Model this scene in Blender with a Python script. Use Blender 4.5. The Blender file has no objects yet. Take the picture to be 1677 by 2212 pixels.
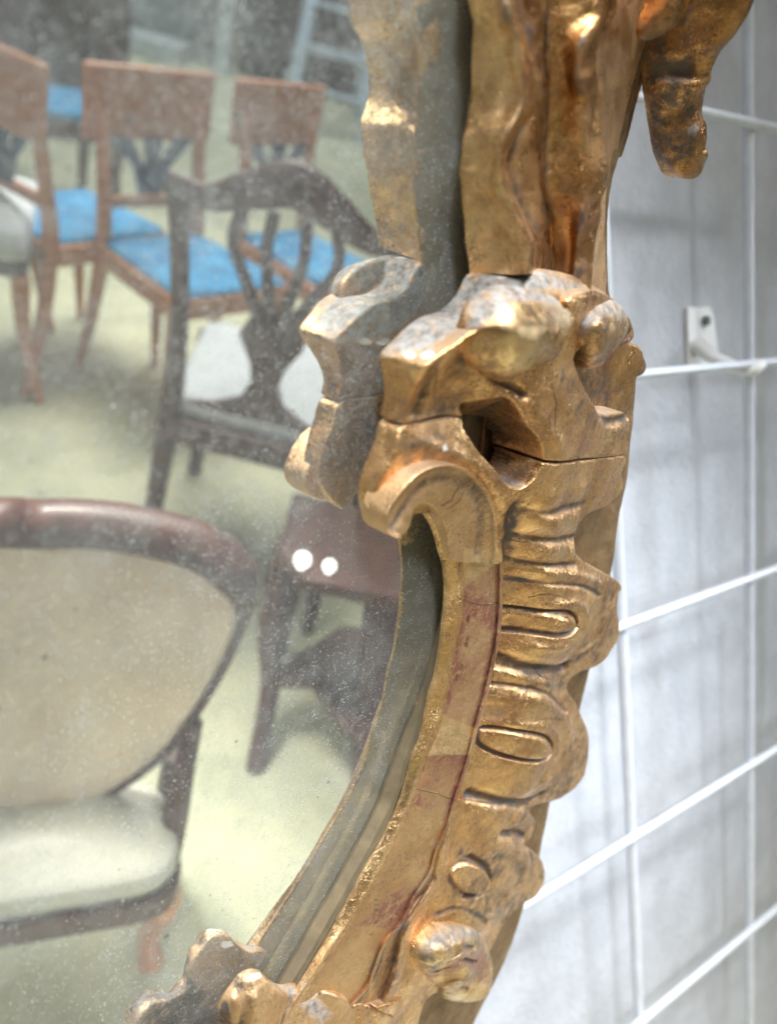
import bpy, math, random
import numpy as np
from mathutils import Vector, Matrix

SC = bpy.context.scene
COL = SC.collection
rng = np.random.default_rng(5)
random.seed(5)

# ------------------------------------------------------------------ camera
F, CX, CY = 1774., 838.5, 1106.          # calibration of the photograph (1677 x 2212)
CAMH = 1.22
def nz(a):
    a = np.array(a, float); return a/np.linalg.norm(a)
g_ = nz((.108, -.96, .258))
Zc = -g_; Yc = nz(np.array([0, 0, 1.])-Zc*Zc[2]); Xc = np.cross(Zc, Yc)
W = np.array([Xc, Yc, Zc])
C = np.array([0, 0, CAMH])
rt, up, fw = W@[1, 0, 0], W@[0, 1, 0], W@[0, 0, 1]
def ray(x, y): return rt*(x-CX)/F+up*(CY-y)/F+fw
N = -nz(ray(-1180, 150))                 # mirror normal
O = C+ray(950, 1300)*.42                 # a point on the glass
U = nz(np.cross([0, 0, 1.], N)); V = np.cross(N, U)
RAYM = np.stack([rt/F, -up/F, fw-rt*CX/F+up*CY/F])   # (x,y,1) @ RAYM
def unp(x, y, h):
    """point of the photograph at height h over the glass -> (u, v) on the glass plane"""
    x, y, h = np.broadcast_arrays(np.asarray(x, float), np.asarray(y, float), np.asarray(h, float))
    d = np.stack([x, y, np.ones_like(x)], -1)@RAYM
    t = (h+(O-C)@N)/(d@N)
    q = C+d*t[..., None]-O
    return q@U, q@V
def P3(u, v, h):
    return O+np.multiply.outer(u, U)+np.multiply.outer(v, V)+np.multiply.outer(h, N)
def W3(x, y, h):
    u, v = unp(x, y, h); return P3(u, v, np.broadcast_to(np.asarray(h, float), u.shape))
def proj(P):
    d = P-C; z = d@fw
    return CX+F*(d@rt)/z, CY-F*(d@up)/z

cam_d = bpy.data.cameras.new('camera'); cam = bpy.data.objects.new('camera', cam_d); COL.objects.link(cam)
m = Matrix.Identity(4)
for i in range(3):
    m[i][0], m[i][1], m[i][2], m[i][3] = rt[i], up[i], -fw[i], C[i]
cam.matrix_world = m
cam_d.sensor_fit = 'VERTICAL'; cam_d.sensor_height = 36; cam_d.lens = 36*F/2212
cam_d.clip_start = .01; cam_d.clip_end = 100
cam_d.dof.use_dof = True; cam_d.dof.focus_distance = .415; cam_d.dof.aperture_fstop = 5.2
SC.camera = cam

uw = nz(rt*2439+up*478+fw*1774)                                 # along the wall, horizontally
vw = nz(-(rt*787-up*6600+fw*1774))                              # up the wall
nw = nz(np.cross(uw, vw));  nw = nw if nw@(C-C-ray(1340, 1330)) > 0 else -nw    # out of the wall
G0 = C+ray(1340, 1330)*.71                                       # a point of the wire grid
def wallp(x, y, d):
    r = ray(x, y); t = ((G0-nw*d-C)@nw)/(r@nw); return C+r*t
WD = .055                                                        # wall behind the grid
# ------------------------------------------------------------------ light
SC.view_settings.view_transform = 'Standard'; SC.view_settings.look = 'None'
SC.view_settings.exposure = 0.0; SC.view_settings.gamma = 1
world = bpy.data.worlds.new('World'); SC.world = world; world.use_nodes = True
bg = world.node_tree.nodes['Background']; bg.inputs[0].default_value = (1.0, .95, .89, 1); bg.inputs[1].default_value = .11
def lamp(name, kind, loc, target, energy, color, **kw):
    l = bpy.data.lights.new(name, kind); l.energy = energy; l.color = color
    for k, v in kw.items(): setattr(l, k, v)
    o = bpy.data.objects.new(name, l); COL.objects.link(o)
    o.location = loc
    o.rotation_euler = (Vector(target)-Vector(loc)).to_track_quat('-Z', 'Y').to_euler()
    return o
eA, eB = wallp(1482, 900, WD), wallp(1550, 2000, WD); eM = (eA+eB)/2
def pool(name, pos, half, energy, color, soft, blend=.10):
    """a spotlight whose pool ends on the wall along the line of the photographed shade"""
    pos = np.array(pos); best = eM
    for D in np.arange(.02, 2., .01):
        if math.degrees(math.acos(nz(eM-uw*D-pos)@nz(eM-pos))) < half-.4: best = eM-uw*D
    return lamp(name, 'SPOT', pos, best, energy, color, spot_size=math.radians(half*2), spot_blend=blend, shadow_soft_size=soft)
pool('window_light', (.30, -1.2, 2.5), 12, 190, (.93, .96, 1.0), .14)  # added key spot for the gold and the wall strip, no window there
pool('side_light', (-1.3, -.25, 1.9), 15, 60, (1.0, .93, .83), .14)
pool('hall_window_light', (2.1, .78, 1.12), 8.2, 250, (.78, .88, 1.0), .28)  # added unseen spot, placed for highlights on the carved gold
pool('top_light', (.9, -.1, 2.6), 13, 150, (.90, .95, 1.0), .14)
lamp('soft_window', 'AREA', (-.2, -1.3, 2.9), (0.1, .42, 1.15), 5.5, (.96, .98, 1.0), shape='RECTANGLE', size=1.6, size_y=.9)  # three added softboxes, bright areas for the gold to reflect
lamp('soft_window', 'AREA', (-1.7, -.7, 1.5), (0.1, .42, 1.15), 5, (1.0, .96, .90), shape='RECTANGLE', size=.8, size_y=1.5)
lamp('soft_window', 'AREA', (1.3, -1.1, 1.7), (0.1, .42, 1.15), 1.2, (.92, .96, 1.0), shape='RECTANGLE', size=.6, size_y=1.0)
lamp('ceiling_light', 'AREA', (3.0, -.4, 3.6), (2.0, -.4, 0), 52, (1.0, .98, .94), shape='RECTANGLE', size=2.4, size_y=2.4, spread=math.radians(82))
lamp('near_ceiling_light', 'AREA', (.75, -.5, 2.6), (.38, .02, .5), 6.5, (1.0, .97, .92), shape='RECTANGLE', size=.5, size_y=.5, spread=math.radians(40))  # added fill that brightens the near upholstered chair, no such lamp seen
lamp('hall_light', 'AREA', (6.5, -1.2, 3.6), (7.4, -1, 0), 120, (.9, .96, 1.0), shape='RECTANGLE', size=3.0, size_y=3.0)

# ------------------------------------------------------------------ materials
class NT:
    def __init__(s, name):
        s.m = bpy.data.materials.new(name); s.m.use_nodes = True
        s.t = s.m.node_tree; s.n = s.t.nodes; s.l = s.t.links
        s.b = s.n['Principled BSDF']; s.out = s.n['Material Output']
        s.co = s.n.new('ShaderNodeTexCoord').outputs['Object']
    def put(s, sock, v):
        if isinstance(v, bpy.types.NodeSocket): s.l.new(v, sock)
        elif isinstance(v, (tuple, list)) and len(v) == 3 and sock.type == 'RGBA': sock.default_value = (*v, 1)
        else: sock.default_value = v
    def noise(s, scale, detail=4, rough=.6, vec=None, dist=0, col=False):
        n = s.n.new('ShaderNodeTexNoise'); n.inputs['Scale'].default_value = scale
        n.inputs['Detail'].default_value = detail; n.inputs['Roughness'].default_value = rough; n.inputs['Distortion'].default_value = dist
        s.l.new(vec or s.co, n.inputs['Vector']); return n.outputs['Color' if col else 'Fac']
    def vor(s, scale, feature='F1', vec=None, out='Distance', rand=1):
        n = s.n.new('ShaderNodeTexVoronoi'); n.feature = feature; n.inputs['Scale'].default_value = scale
        n.inputs['Randomness'].default_value = rand
        s.l.new(vec or s.co, n.inputs['Vector']); return n.outputs[out]
    def ramp(s, fac, a, b, lo=0., hi=1.):
        n = s.n.new('ShaderNodeMapRange'); n.interpolation_type = 'SMOOTHSTEP'
        n.inputs['From Min'].default_value = a; n.inputs['From Max'].default_value = b
        n.inputs['To Min'].default_value = lo; n.inputs['To Max'].default_value = hi
        s.l.new(fac, n.inputs['Value']); return n.outputs['Result']
    def math(s, op, a, b=0.):
        n = s.n.new('ShaderNodeMath'); n.operation = op
        s.put(n.inputs[0], a); s.put(n.inputs[1], b); return n.outputs[0]
    def mix(s, f, a, b):
        n = s.n.new('ShaderNodeMix'); n.data_type = 'RGBA'
        s.put(n.inputs['Factor'], f); s.put(n.inputs['A'], a); s.put(n.inputs['B'], b); return n.outputs['Result']
    def bump(s, h, strength=.3, dist=.001, normal=None):
        n = s.n.new('ShaderNodeBump'); n.inputs['Strength'].default_value = strength; n.inputs['Distance'].default_value = dist
        s.put(n.inputs['Height'], h)
        if normal: s.l.new(normal, n.inputs['Normal'])
        return n.outputs['Normal']
    def attr(s, name):
        n = s.n.new('ShaderNodeAttribute'); n.attribute_name = name; return n.outputs['Fac']
    def warp(s, amt, scale):
        c = s.noise(scale, 3, .5, col=True)
        n = s.n.new('ShaderNodeVectorMath'); n.operation = 'MULTIPLY_ADD'
        s.l.new(c, n.inputs[0]); n.inputs[1].default_value = (amt,)*3; s.l.new(s.co, n.inputs[2]); return n.outputs[0]
    def set(s, **kw):
        for k, v in kw.items(): s.put(s.b.inputs[k.replace('_', ' ')], v)
        return s.m

def gold(name, light=(.90, .56, .27), mid=(.62, .345, .155), dark=(.11, .06, .03), rough=.25, bole=.14, dust=.55, grime_shade=.62):
    s = NT(name)
    w = s.warp(.006, 90)
    big = s.noise(38, 5, .6, w); med = s.noise(140, 6, .65, w); fine = s.noise(900, 4, .7)
    col = s.mix(s.ramp(big, .36, .64), light, mid)
    # rubbed leaf with the red clay ground showing
    rb = s.math('MULTIPLY', s.ramp(s.math('ADD', med, s.math('MULTIPLY', big, .5)), .84, .95), bole*2)
    rb = s.math('ADD', rb, s.attr('bole'))
    rbn = s.math('MULTIPLY', s.math('MINIMUM', rb, 1.), s.ramp(s.noise(260, 6, .75, w), .33, .55))
    # old dirt, with shade painted into the recesses by curvature
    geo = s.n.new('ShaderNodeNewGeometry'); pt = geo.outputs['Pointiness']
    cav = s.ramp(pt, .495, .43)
    gr = s.math('MULTIPLY', s.ramp(s.math('ADD', s.noise(75, 8, .72, w), s.math('MULTIPLY', cav, .25)), .54, .72), grime_shade)
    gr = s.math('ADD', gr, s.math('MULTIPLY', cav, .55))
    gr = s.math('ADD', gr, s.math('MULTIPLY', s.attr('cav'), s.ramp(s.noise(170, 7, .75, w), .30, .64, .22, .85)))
    rub = s.attr('rub'); gr = s.math('MULTIPLY', gr, s.math('SUBTRACT', 1., s.math('MULTIPLY', rub, .6)))
    gr = s.math('ADD', gr, s.math('MULTIPLY', s.attr('grime'), s.ramp(s.noise(150, 7, .75, w), .36, .60)))
    spk = s.ramp(s.vor(420, vec=w), .16, .07); spk = s.math('MULTIPLY', spk, s.ramp(s.noise(60, 2), .5, .62))
    gr = s.math('MINIMUM', s.math('ADD', gr, s.math('MULTIPLY', spk, .8)), .93)
    col = s.mix(s.math('MULTIPLY', s.ramp(fine, .46, .60), .3), col, tuple(c*.55 for c in mid))
    col = s.mix(s.math('MULTIPLY', rbn, .9), col, (.20, .055, .04))
    col = s.mix(s.attr('pale'), col, (.80, .57, .31))
    crk = s.ramp(s.vor(300, 'DISTANCE_TO_EDGE', s.warp(.010, 220)), .05, .0)
    crk = s.math('MULTIPLY', crk, s.ramp(s.noise(45, 3), .44, .56))
    dirt_shade = s.mix(s.ramp(s.noise(110, 4), .42, .58), dark, (.045, .042, .045))
    crk = s.math('MAXIMUM', crk, s.math('MULTIPLY', s.attr('hair'), 1.2))
    col = s.mix(gr, col, dirt_shade); col = s.mix(s.math('MULTIPLY', crk, .75), col, (.05, .028, .015))
    sep = s.n.new('ShaderNodeSeparateXYZ'); s.l.new(geo.outputs['Normal'], sep.inputs[0])
    du = s.math('MULTIPLY', s.ramp(s.math('ADD', sep.outputs['Z'], s.math('MULTIPLY', s.noise(120, 6, .7), .5)), .88, 1.16), dust)
    du = s.math('MAXIMUM', du, s.math('MULTIPLY', s.attr('dust'), s.ramp(s.noise(330, 6, .7), .28, .5)))
    col = s.mix(du, col, s.mix(s.ramp(s.noise(240, 6, .75), .35, .62), (.13, .115, .10), (.34, .33, .315)))
    du = s.math('MAXIMUM', du, s.attr('gesso')); col = s.mix(s.attr('gesso'), col, (.74, .71, .66))
    metal = s.math('MULTIPLY', s.math('SUBTRACT', 1., s.math('MULTIPLY', du, .95)), s.math('SUBTRACT', 1., s.math('MULTIPLY', gr, .75)))
    metal = s.math('MULTIPLY', metal, s.math('SUBTRACT', .97, s.math('MULTIPLY', rbn, .55)))
    r = s.ramp(med, .3, .7, rough-.06, rough+.15)
    r = s.math('SUBTRACT', r, s.math('MULTIPLY', rub, .07)); r = s.math('ADD', r, s.math('MULTIPLY', gr, .18)); r = s.math('ADD', r, s.math('MULTIPLY', du, .4))
    n1 = s.bump(s.math('SUBTRACT', s.math('ADD', med, s.math('MULTIPLY', s.noise(420, 5, .6), .5)), s.math('MULTIPLY', crk, .5)), .6, .0010)
    n2 = s.bump(s.math('SUBTRACT', s.noise(1500, 3, .7), s.math('MULTIPLY', spk, .6)), .35, .0004, n1)
    return s.set(Base_Color=col, Metallic=metal, Roughness=s.math('MINIMUM', r, .95), Normal=n2)

M_GOLD = gold('old_gilding')
M_STRAP = gold('burnished_gilding', light=(.94, .63, .32), mid=(.72, .44, .20), rough=.20, bole=.05, grime_shade=.3)
M_LEAF = gold('toned_gilding', light=(.58, .33, .13), mid=(.36, .18, .07), rough=.26, bole=.3, grime_shade=.55)
M_MATT = gold('matt_gilding', light=(.84, .56, .31), mid=(.66, .41, .21), rough=.40, bole=.05, grime_shade=.18, dust=.3)
M_RIB = gold('ribbon_gilding', light=(.74, .49, .27), mid=(.58, .35, .18), rough=.40, bole=.15, grime_shade=.12, dust=.2)
M_CLAW = gold('rubbed_gilding', light=(.90, .63, .32), mid=(.58, .34, .16), rough=.20, bole=.34, grime_shade=.5, dust=.18)
M_BACK = gold('carcass_gilding', light=(.38, .25, .13), mid=(.27, .17, .09), rough=.50, bole=.1, grime_shade=.6, dust=.2)

def m_glass():
    s = NT('foxed_mirror_glass')
    w = s.warp(.01, 40)
    cloud = s.ramp(s.noise(22, 8, .68, w), .42, .72); blot = s.ramp(s.noise(75, 9, .74, w), .50, .60)
    haze = s.math('ADD', .085, s.math('MULTIPLY', cloud, .12)); haze = s.math('ADD', haze, s.math('MULTIPLY', blot, .07))
    haze = s.math('ADD', haze, s.math('MULTIPLY', s.ramp(s.noise(230, 7, .8, w), .50, .58), .06))
    haze = s.math('ADD', haze, s.math('MULTIPLY', s.ramp(s.noise(1400, 3, .7), .50, .62), .13))
    tint = s.mix(s.math('MULTIPLY', blot, .7), (.93, .95, .90), (.84, .87, .81))
    # foxing: small dark pits in clusters
    clu = s.ramp(s.noise(26, 3, .6), .44, .56)
    v = s.n.new('ShaderNodeTexVoronoi'); v.inputs['Scale'].default_value = 330; s.l.new(s.co, v.inputs['Vector'])
    rnd = s.n.new('ShaderNodeSeparateColor'); s.l.new(v.outputs['Color'], rnd.inputs[0])
    rad = s.math('MULTIPLY', rnd.outputs[0], .22)
    pit = s.math('MULTIPLY', s.math('LESS_THAN', v.outputs['Distance'], rad), s.math('GREATER_THAN', rnd.outputs[1], .72))
    pit = s.math('MULTIPLY', pit, clu)
    v2 = s.n.new('ShaderNodeTexVoronoi'); v2.inputs['Scale'].default_value = 70; s.l.new(w, v2.inputs['Vector'])
    r2 = s.n.new('ShaderNodeSeparateColor'); s.l.new(v2.outputs['Color'], r2.inputs[0])
    pit2 = s.math('MULTIPLY', s.math('LESS_THAN', v2.outputs['Distance'], .085), s.math('GREATER_THAN', r2.outputs[0], .80))
    pit = s.math('MAXIMUM', pit, pit2)
    tint = s.mix(s.math('MULTIPLY', pit, .75), tint, (.22, .22, .20))
    # dust lint on the front
    v3 = s.n.new('ShaderNodeTexVoronoi'); v3.inputs['Scale'].default_value = 720; s.l.new(s.warp(.004, 300), v3.inputs['Vector'])
    r3 = s.n.new('ShaderNodeSeparateColor'); s.l.new(v3.outputs['Color'], r3.inputs[0])
    dst = s.math('MULTIPLY', s.ramp(v3.outputs['Distance'], .30, .17), s.math('GREATER_THAN', r3.outputs[0], .25))
    dst = s.math('MULTIPLY', dst, s.ramp(s.noise(60, 4, .6), .34, .60, .14, .50))
    g = s.n.new('ShaderNodeBsdfGlossy'); s.put(g.inputs['Color'], tint); g.inputs['Roughness'].default_value = .0
    nb = s.bump(s.noise(14, 2, .5), .02, .002); s.l.new(nb, g.inputs['Normal'])
    d = s.n.new('ShaderNodeBsdfDiffuse'); d.inputs['Color'].default_value = (.55, .58, .56, 1)
    mx = s.n.new('ShaderNodeMixShader'); s.put(mx.inputs[0], s.math('MINIMUM', s.math('ADD', haze, dst), .9))
    s.l.new(g.outputs[0], mx.inputs[1]); s.l.new(d.outputs[0], mx.inputs[2]); s.l.new(mx.outputs[0], s.out.inputs[0])
    return s.m
M_GLASS = m_glass()

def simple(name, col, rough=.5, var=.15, scale=20, bump=0., metal=0., col2=None, stretch=None, coat=0.):
    s = NT(name); vec = s.co
    if stretch:
        mp = s.n.new('ShaderNodeMapping'); mp.inputs['Scale'].default_value = stretch; s.l.new(s.co, mp.inputs['Vector']); vec = mp.outputs[0]
    n = s.noise(scale, 6, .65, vec)
    c = s.mix(s.ramp(n, .3, .7), col, col2 or tuple(x*(1-var) for x in col))
    kw = dict(Base_Color=c, Roughness=rough, Metallic=metal)
    if coat: kw['Coat_Weight'] = coat
    if bump: kw['Normal'] = s.bump(s.noise(scale*6, 5, .7, vec), .6, bump)
    return s.set(**kw)
M_OCHRE = simple('bare_ochre_ground', (.20, .155, .085), .7, .3, 60, .0004, col2=(.13, .10, .06))
M_WIRE = simple('white_coated_wire', (.60, .63, .68), .4, .12, 60, .0004)
M_WALL = simple('textured_white_wall', (.53, .55, .595), .9, .16, 22, .003)
M_CLIP = simple('white_plastic', (.78, .78, .76), .4, .05, 30)
M_HOLE = simple('dark_screw', (.05, .06, .05), .5, .2, 30)
M_FLOOR = simple('pale_green_floor', (.60, .60, .42), .7, .1, 5, .001, col2=(.42, .44, .31))
M_MAHOG = simple('mahogany', (.10, .036, .026), .45, .3, 30, .0003, col2=(.06, .025, .022), stretch=(1, 1, 4), coat=.1)
M_DKWD = simple('dark_walnut', (.075, .040, .036), .35, .3, 30, .0003, col2=(.045, .028, .026), stretch=(1, 1, 4), coat=.3)
M_CHERRY = simple('cherry_wood', (.60, .26, .12), .25, .3, 12, .0002, col2=(.44, .17, .075), stretch=(1, 1, 3), coat=.6)
M_SLATE = simple('blue_grey_paint', (.045, .075, .14), .35, .3, 20, col2=(.03, .045, .08))
M_BLUE = simple('blue_velvet', (.07, .33, .60), .9, .2, 18, .001, col2=(.03, .17, .37))
M_WHITE = simple('white_upholstery', (.62, .66, .70), .8, .1, 22, .001)
M_CREAM = simple('cream_leather', (.84, .70, .50), .55, .1, 8, .0006, col2=(.66, .55, .40))
M_SILK = simple('pale_satin', (.62, .62, .54), .33, .1, 6, .0005)
M_DARK = simple('dark_brown_drape', (.095, .06, .055), .9, .4, 9, .004, col2=(.05, .035, .035))
M_GREY = simple('grey_board', (.25, .29, .29), .8, .15, 7)
M_PALE = simple('pale_paint', (.50, .56, .58), .6, .1, 12)
M_ALU = simple('blue_grey_aluminium', (.55, .68, .82), .4, .2, 12)
M_RUST = simple('rust_flake', (.35, .20, .11), .8, .3, 90)

# ------------------------------------------------------------------ object helpers
def meta(o, label=None, cat=None, group=None, kind=None):
    if label: o['label'] = label
    if cat: o['category'] = cat
    if group: o['group'] = group
    if kind: o['kind'] = kind
    return o
def empty(name, loc, label, cat, group=None, rz=0):
    o = bpy.data.objects.new(name, None); COL.objects.link(o); o.location = loc; o.rotation_euler = (0, 0, rz); o.empty_display_size = .02
    bpy.context.view_layer.update()
    return meta(o, label, cat, group)
def mesh_obj(name, verts, faces, mat, parent=None, smooth=True, attrs=None, world=False, sharp=None):
    me = bpy.data.meshes.new(name)
    verts = np.asarray(verts, float)
    o = bpy.data.objects.new(name, me); COL.objects.link(o)
    if parent is not None:
        o.parent = parent
        if world:
            mw = np.array(parent.matrix_world)
            verts = (verts-mw[:3, 3])@mw[:3, :3]
    if isinstance(faces, np.ndarray) and faces.ndim == 2:
        k = faces.shape[1]
        me.vertices.add(len(verts)); me.vertices.foreach_set('co', verts.astype(np.float32).ravel())
        me.loops.add(faces.size); me.loops.foreach_set('vertex_index', faces.astype(np.int32).ravel())
        me.polygons.add(len(faces)); me.polygons.foreach_set('loop_start', np.arange(0, faces.size, k, dtype=np.int32))
        me.polygons.foreach_set('loop_total', np.full(len(faces), k, np.int32))
        me.update(calc_edges=True); me.validate()
    else:
        me.from_pydata([tuple(v) for v in verts], [], [tuple(f) for f in faces]); me.update()
    me.materials.append(mat)
    if smooth: me.polygons.foreach_set('use_smooth', [True]*len(me.polygons))
    if sharp: me.set_sharp_from_angle(angle=math.radians(sharp))
    for k_, a in (attrs or {}).items():
        at = me.attributes.new(k_, 'FLOAT', 'POINT'); at.data.foreach_set('value', np.asarray(a, np.float32))
    return o

# value noise on points
_perm = rng.random((32, 32, 32)).astype(np.float32)
def vnoise(p, scale):
    q = np.asarray(p)*scale; i = np.floor(q).astype(int); f = q-i; f = f*f*(3-2*f); r = 0
    for dx in (0, 1):
        for dy in (0, 1):
            for dz in (0, 1):
                w_ = (f[..., 0] if dx else 1-f[..., 0])*(f[..., 1] if dy else 1-f[..., 1])*(f[..., 2] if dz else 1-f[..., 2])
                r = r+w_*_perm[(i[..., 0]+dx) % 32, (i[..., 1]+dy) % 32, (i[..., 2]+dz) % 32]
    return r*2-1

# ------------------------------------------------------------------ carving engine
def seg_dist(pu, pv, poly, closed):
    n = len(poly); best = np.full(pu.shape, 1e9); inside = np.zeros(pu.shape, bool)
    for i in range(n if closed else n-1):
        a = poly[i]; b = poly[(i+1) % n]; d = b-a; L = d@d+1e-18
        t = np.clip(((pu-a[0])*d[0]+(pv-a[1])*d[1])/L, 0, 1)
        best = np.minimum(best, (pu-a[0]-t*d[0])**2+(pv-a[1]-t*d[1])**2)
        if closed:
            c = (a[1] > pv) != (b[1] > pv)
            with np.errstate(divide='ignore', invalid='ignore'):
                inside ^= c & (pu < d[0]*(pv-a[1])/(d[1] if d[1] else 1e-12)+a[0])
    d = np.sqrt(best)
    return np.where(inside, -d, d) if closed else d
def curve(pts, closed=False, sub=6):
    """Catmull-Rom through (x, y, ...) rows"""
    p = np.array(pts, float); n = len(p); out = []
    for i in range(n if closed else n-1):
        p0 = p[(i-1) % n] if closed or i > 0 else 2*p[0]-p[1]
        p1, p2 = p[i], p[(i+1) % n]
        p3 = p[(i+2) % n] if closed or i < n-2 else 2*p[-1]-p[-2]
        for t in np.arange(sub)/sub:
            out.append(.5*((2*p1)+(-p0+p2)*t+(2*p0-5*p1+4*p2-p3)*t*t+(-p0+3*p1-3*p2+p3)*t**3))
    if not closed: out.append(p[-1])
    return np.array(out)
def uvc(pts, h=None, closed=False, sub=6):
    """photo points (x, y[, h]) -> smooth curve in (u, v)"""
    p = np.array([(q[0], q[1], q[2] if len(q) > 2 else h) for q in pts], float)
    c = curve(p, closed, sub) if sub > 1 else p
    u, v = unp(c[:, 0], c[:, 1], c[:, 2]); return np.stack([u, v], 1)
def tps(ctrl, pu, pv, lam=2e-5):
    a = np.array(ctrl, float); u, v = unp(a[:, 0], a[:, 1], a[:, 2]); X = np.stack([u, v], 1)*10; n = len(X)
    K = lambda r2: np.where(r2 > 1e-12, .5*r2*np.log(np.maximum(r2, 1e-12)), 0)
    A = np.zeros((n+3, n+3)); r2 = ((X[:, None]-X[None])**2).sum(-1)
    A[:n, :n] = K(r2)+np.eye(n)*lam*10; A[:n, n] = 1; A[:n, n+1:] = X; A[n, :n] = 1; A[n+1:, :n] = X.T
    w_ = np.linalg.solve(A, np.r_[a[:, 2], 0, 0, 0])
    sh = pu.shape; q = np.stack([pu.ravel(), pv.ravel()], 1)*10; H = np.empty(len(q))
    for s in range(0, len(q), 20000):
        r2 = ((q[s:s+20000, None]-X[None])**2).sum(-1)
        H[s:s+20000] = K(r2)@w_[:n]+w_[n]+q[s:s+20000]@w_[n+1:]
    return H.reshape(sh)
def smax(a, b, r):
    k = np.maximum(r-np.abs(a-b), 0)/r
    return np.maximum(a, b)+k*k*r*.25
def sstep(x, a, b):
    t = np.clip((x-a)/(b-a), 0, 1); return t*t*(3-2*t)
def surface_nets(f, org, step):
    s = f < 0; nx, ny, nz_ = f.shape
    cs = np.zeros((nx-1, ny-1, nz_-1), np.int8)
    for dx in (0, 1):
        for dy in (0, 1):
            for dz in (0, 1): cs += s[dx:nx-1+dx, dy:ny-1+dy, dz:nz_-1+dz]
    act = (cs > 0) & (cs < 8); idx = np.full(act.shape, -1, np.int32); n = int(act.sum()); idx[act] = np.arange(n)
    I, J, K = np.nonzero(act); acc = np.zeros((n, 3)); cnt = np.zeros(n)
    corners = [(a, b, c) for a in (0, 1) for b in (0, 1) for c in (0, 1)]
    for a in corners:
        for ax in range(3):
            if a[ax]: continue
            b = list(a); b[ax] = 1
            fa = f[I+a[0], J+a[1], K+a[2]]; fb = f[I+b[0], J+b[1], K+b[2]]
            cr = (fa < 0) != (fb < 0)
            with np.errstate(divide='ignore', invalid='ignore'): t = np.where(cr, fa/(fa-fb), 0)
            for q in range(3):
                acc[:, q] += np.where(cr, a[q]+(t if q == ax else 0), 0)
            cnt += cr
    v = (np.stack([I, J, K], 1)+acc/cnt[:, None])*step+org
    faces = []
    for ax in range(3):
        a, b = (ax+1) % 3, (ax+2) % 3
        sl0 = [slice(None)]*3; sl1 = [slice(None)]*3; sl0[ax] = slice(0, -1); sl1[ax] = slice(1, None)
        s0, s1 = s[tuple(sl0)], s[tuple(sl1)]; e = s0 != s1
        P = np.stack(np.nonzero(e), 1); ok = (P[:, a] > 0) & (P[:, b] > 0) & (P[:, a] < f.shape[a]-1) & (P[:, b] < f.shape[b]-1); P = P[ok]
        fl = s0[P[:, 0], P[:, 1], P[:, 2]]
        def g(da, db):
            Q = P.copy(); Q[:, a] -= da; Q[:, b] -= db; return idx[Q[:, 0], Q[:, 1], Q[:, 2]]
        q = np.stack([g(1, 1), g(0, 1), g(0, 0), g(1, 0)], 1)
        q[~fl] = q[~fl][:, ::-1]; faces.append(q)
    return v, np.concatenate(faces)

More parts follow.
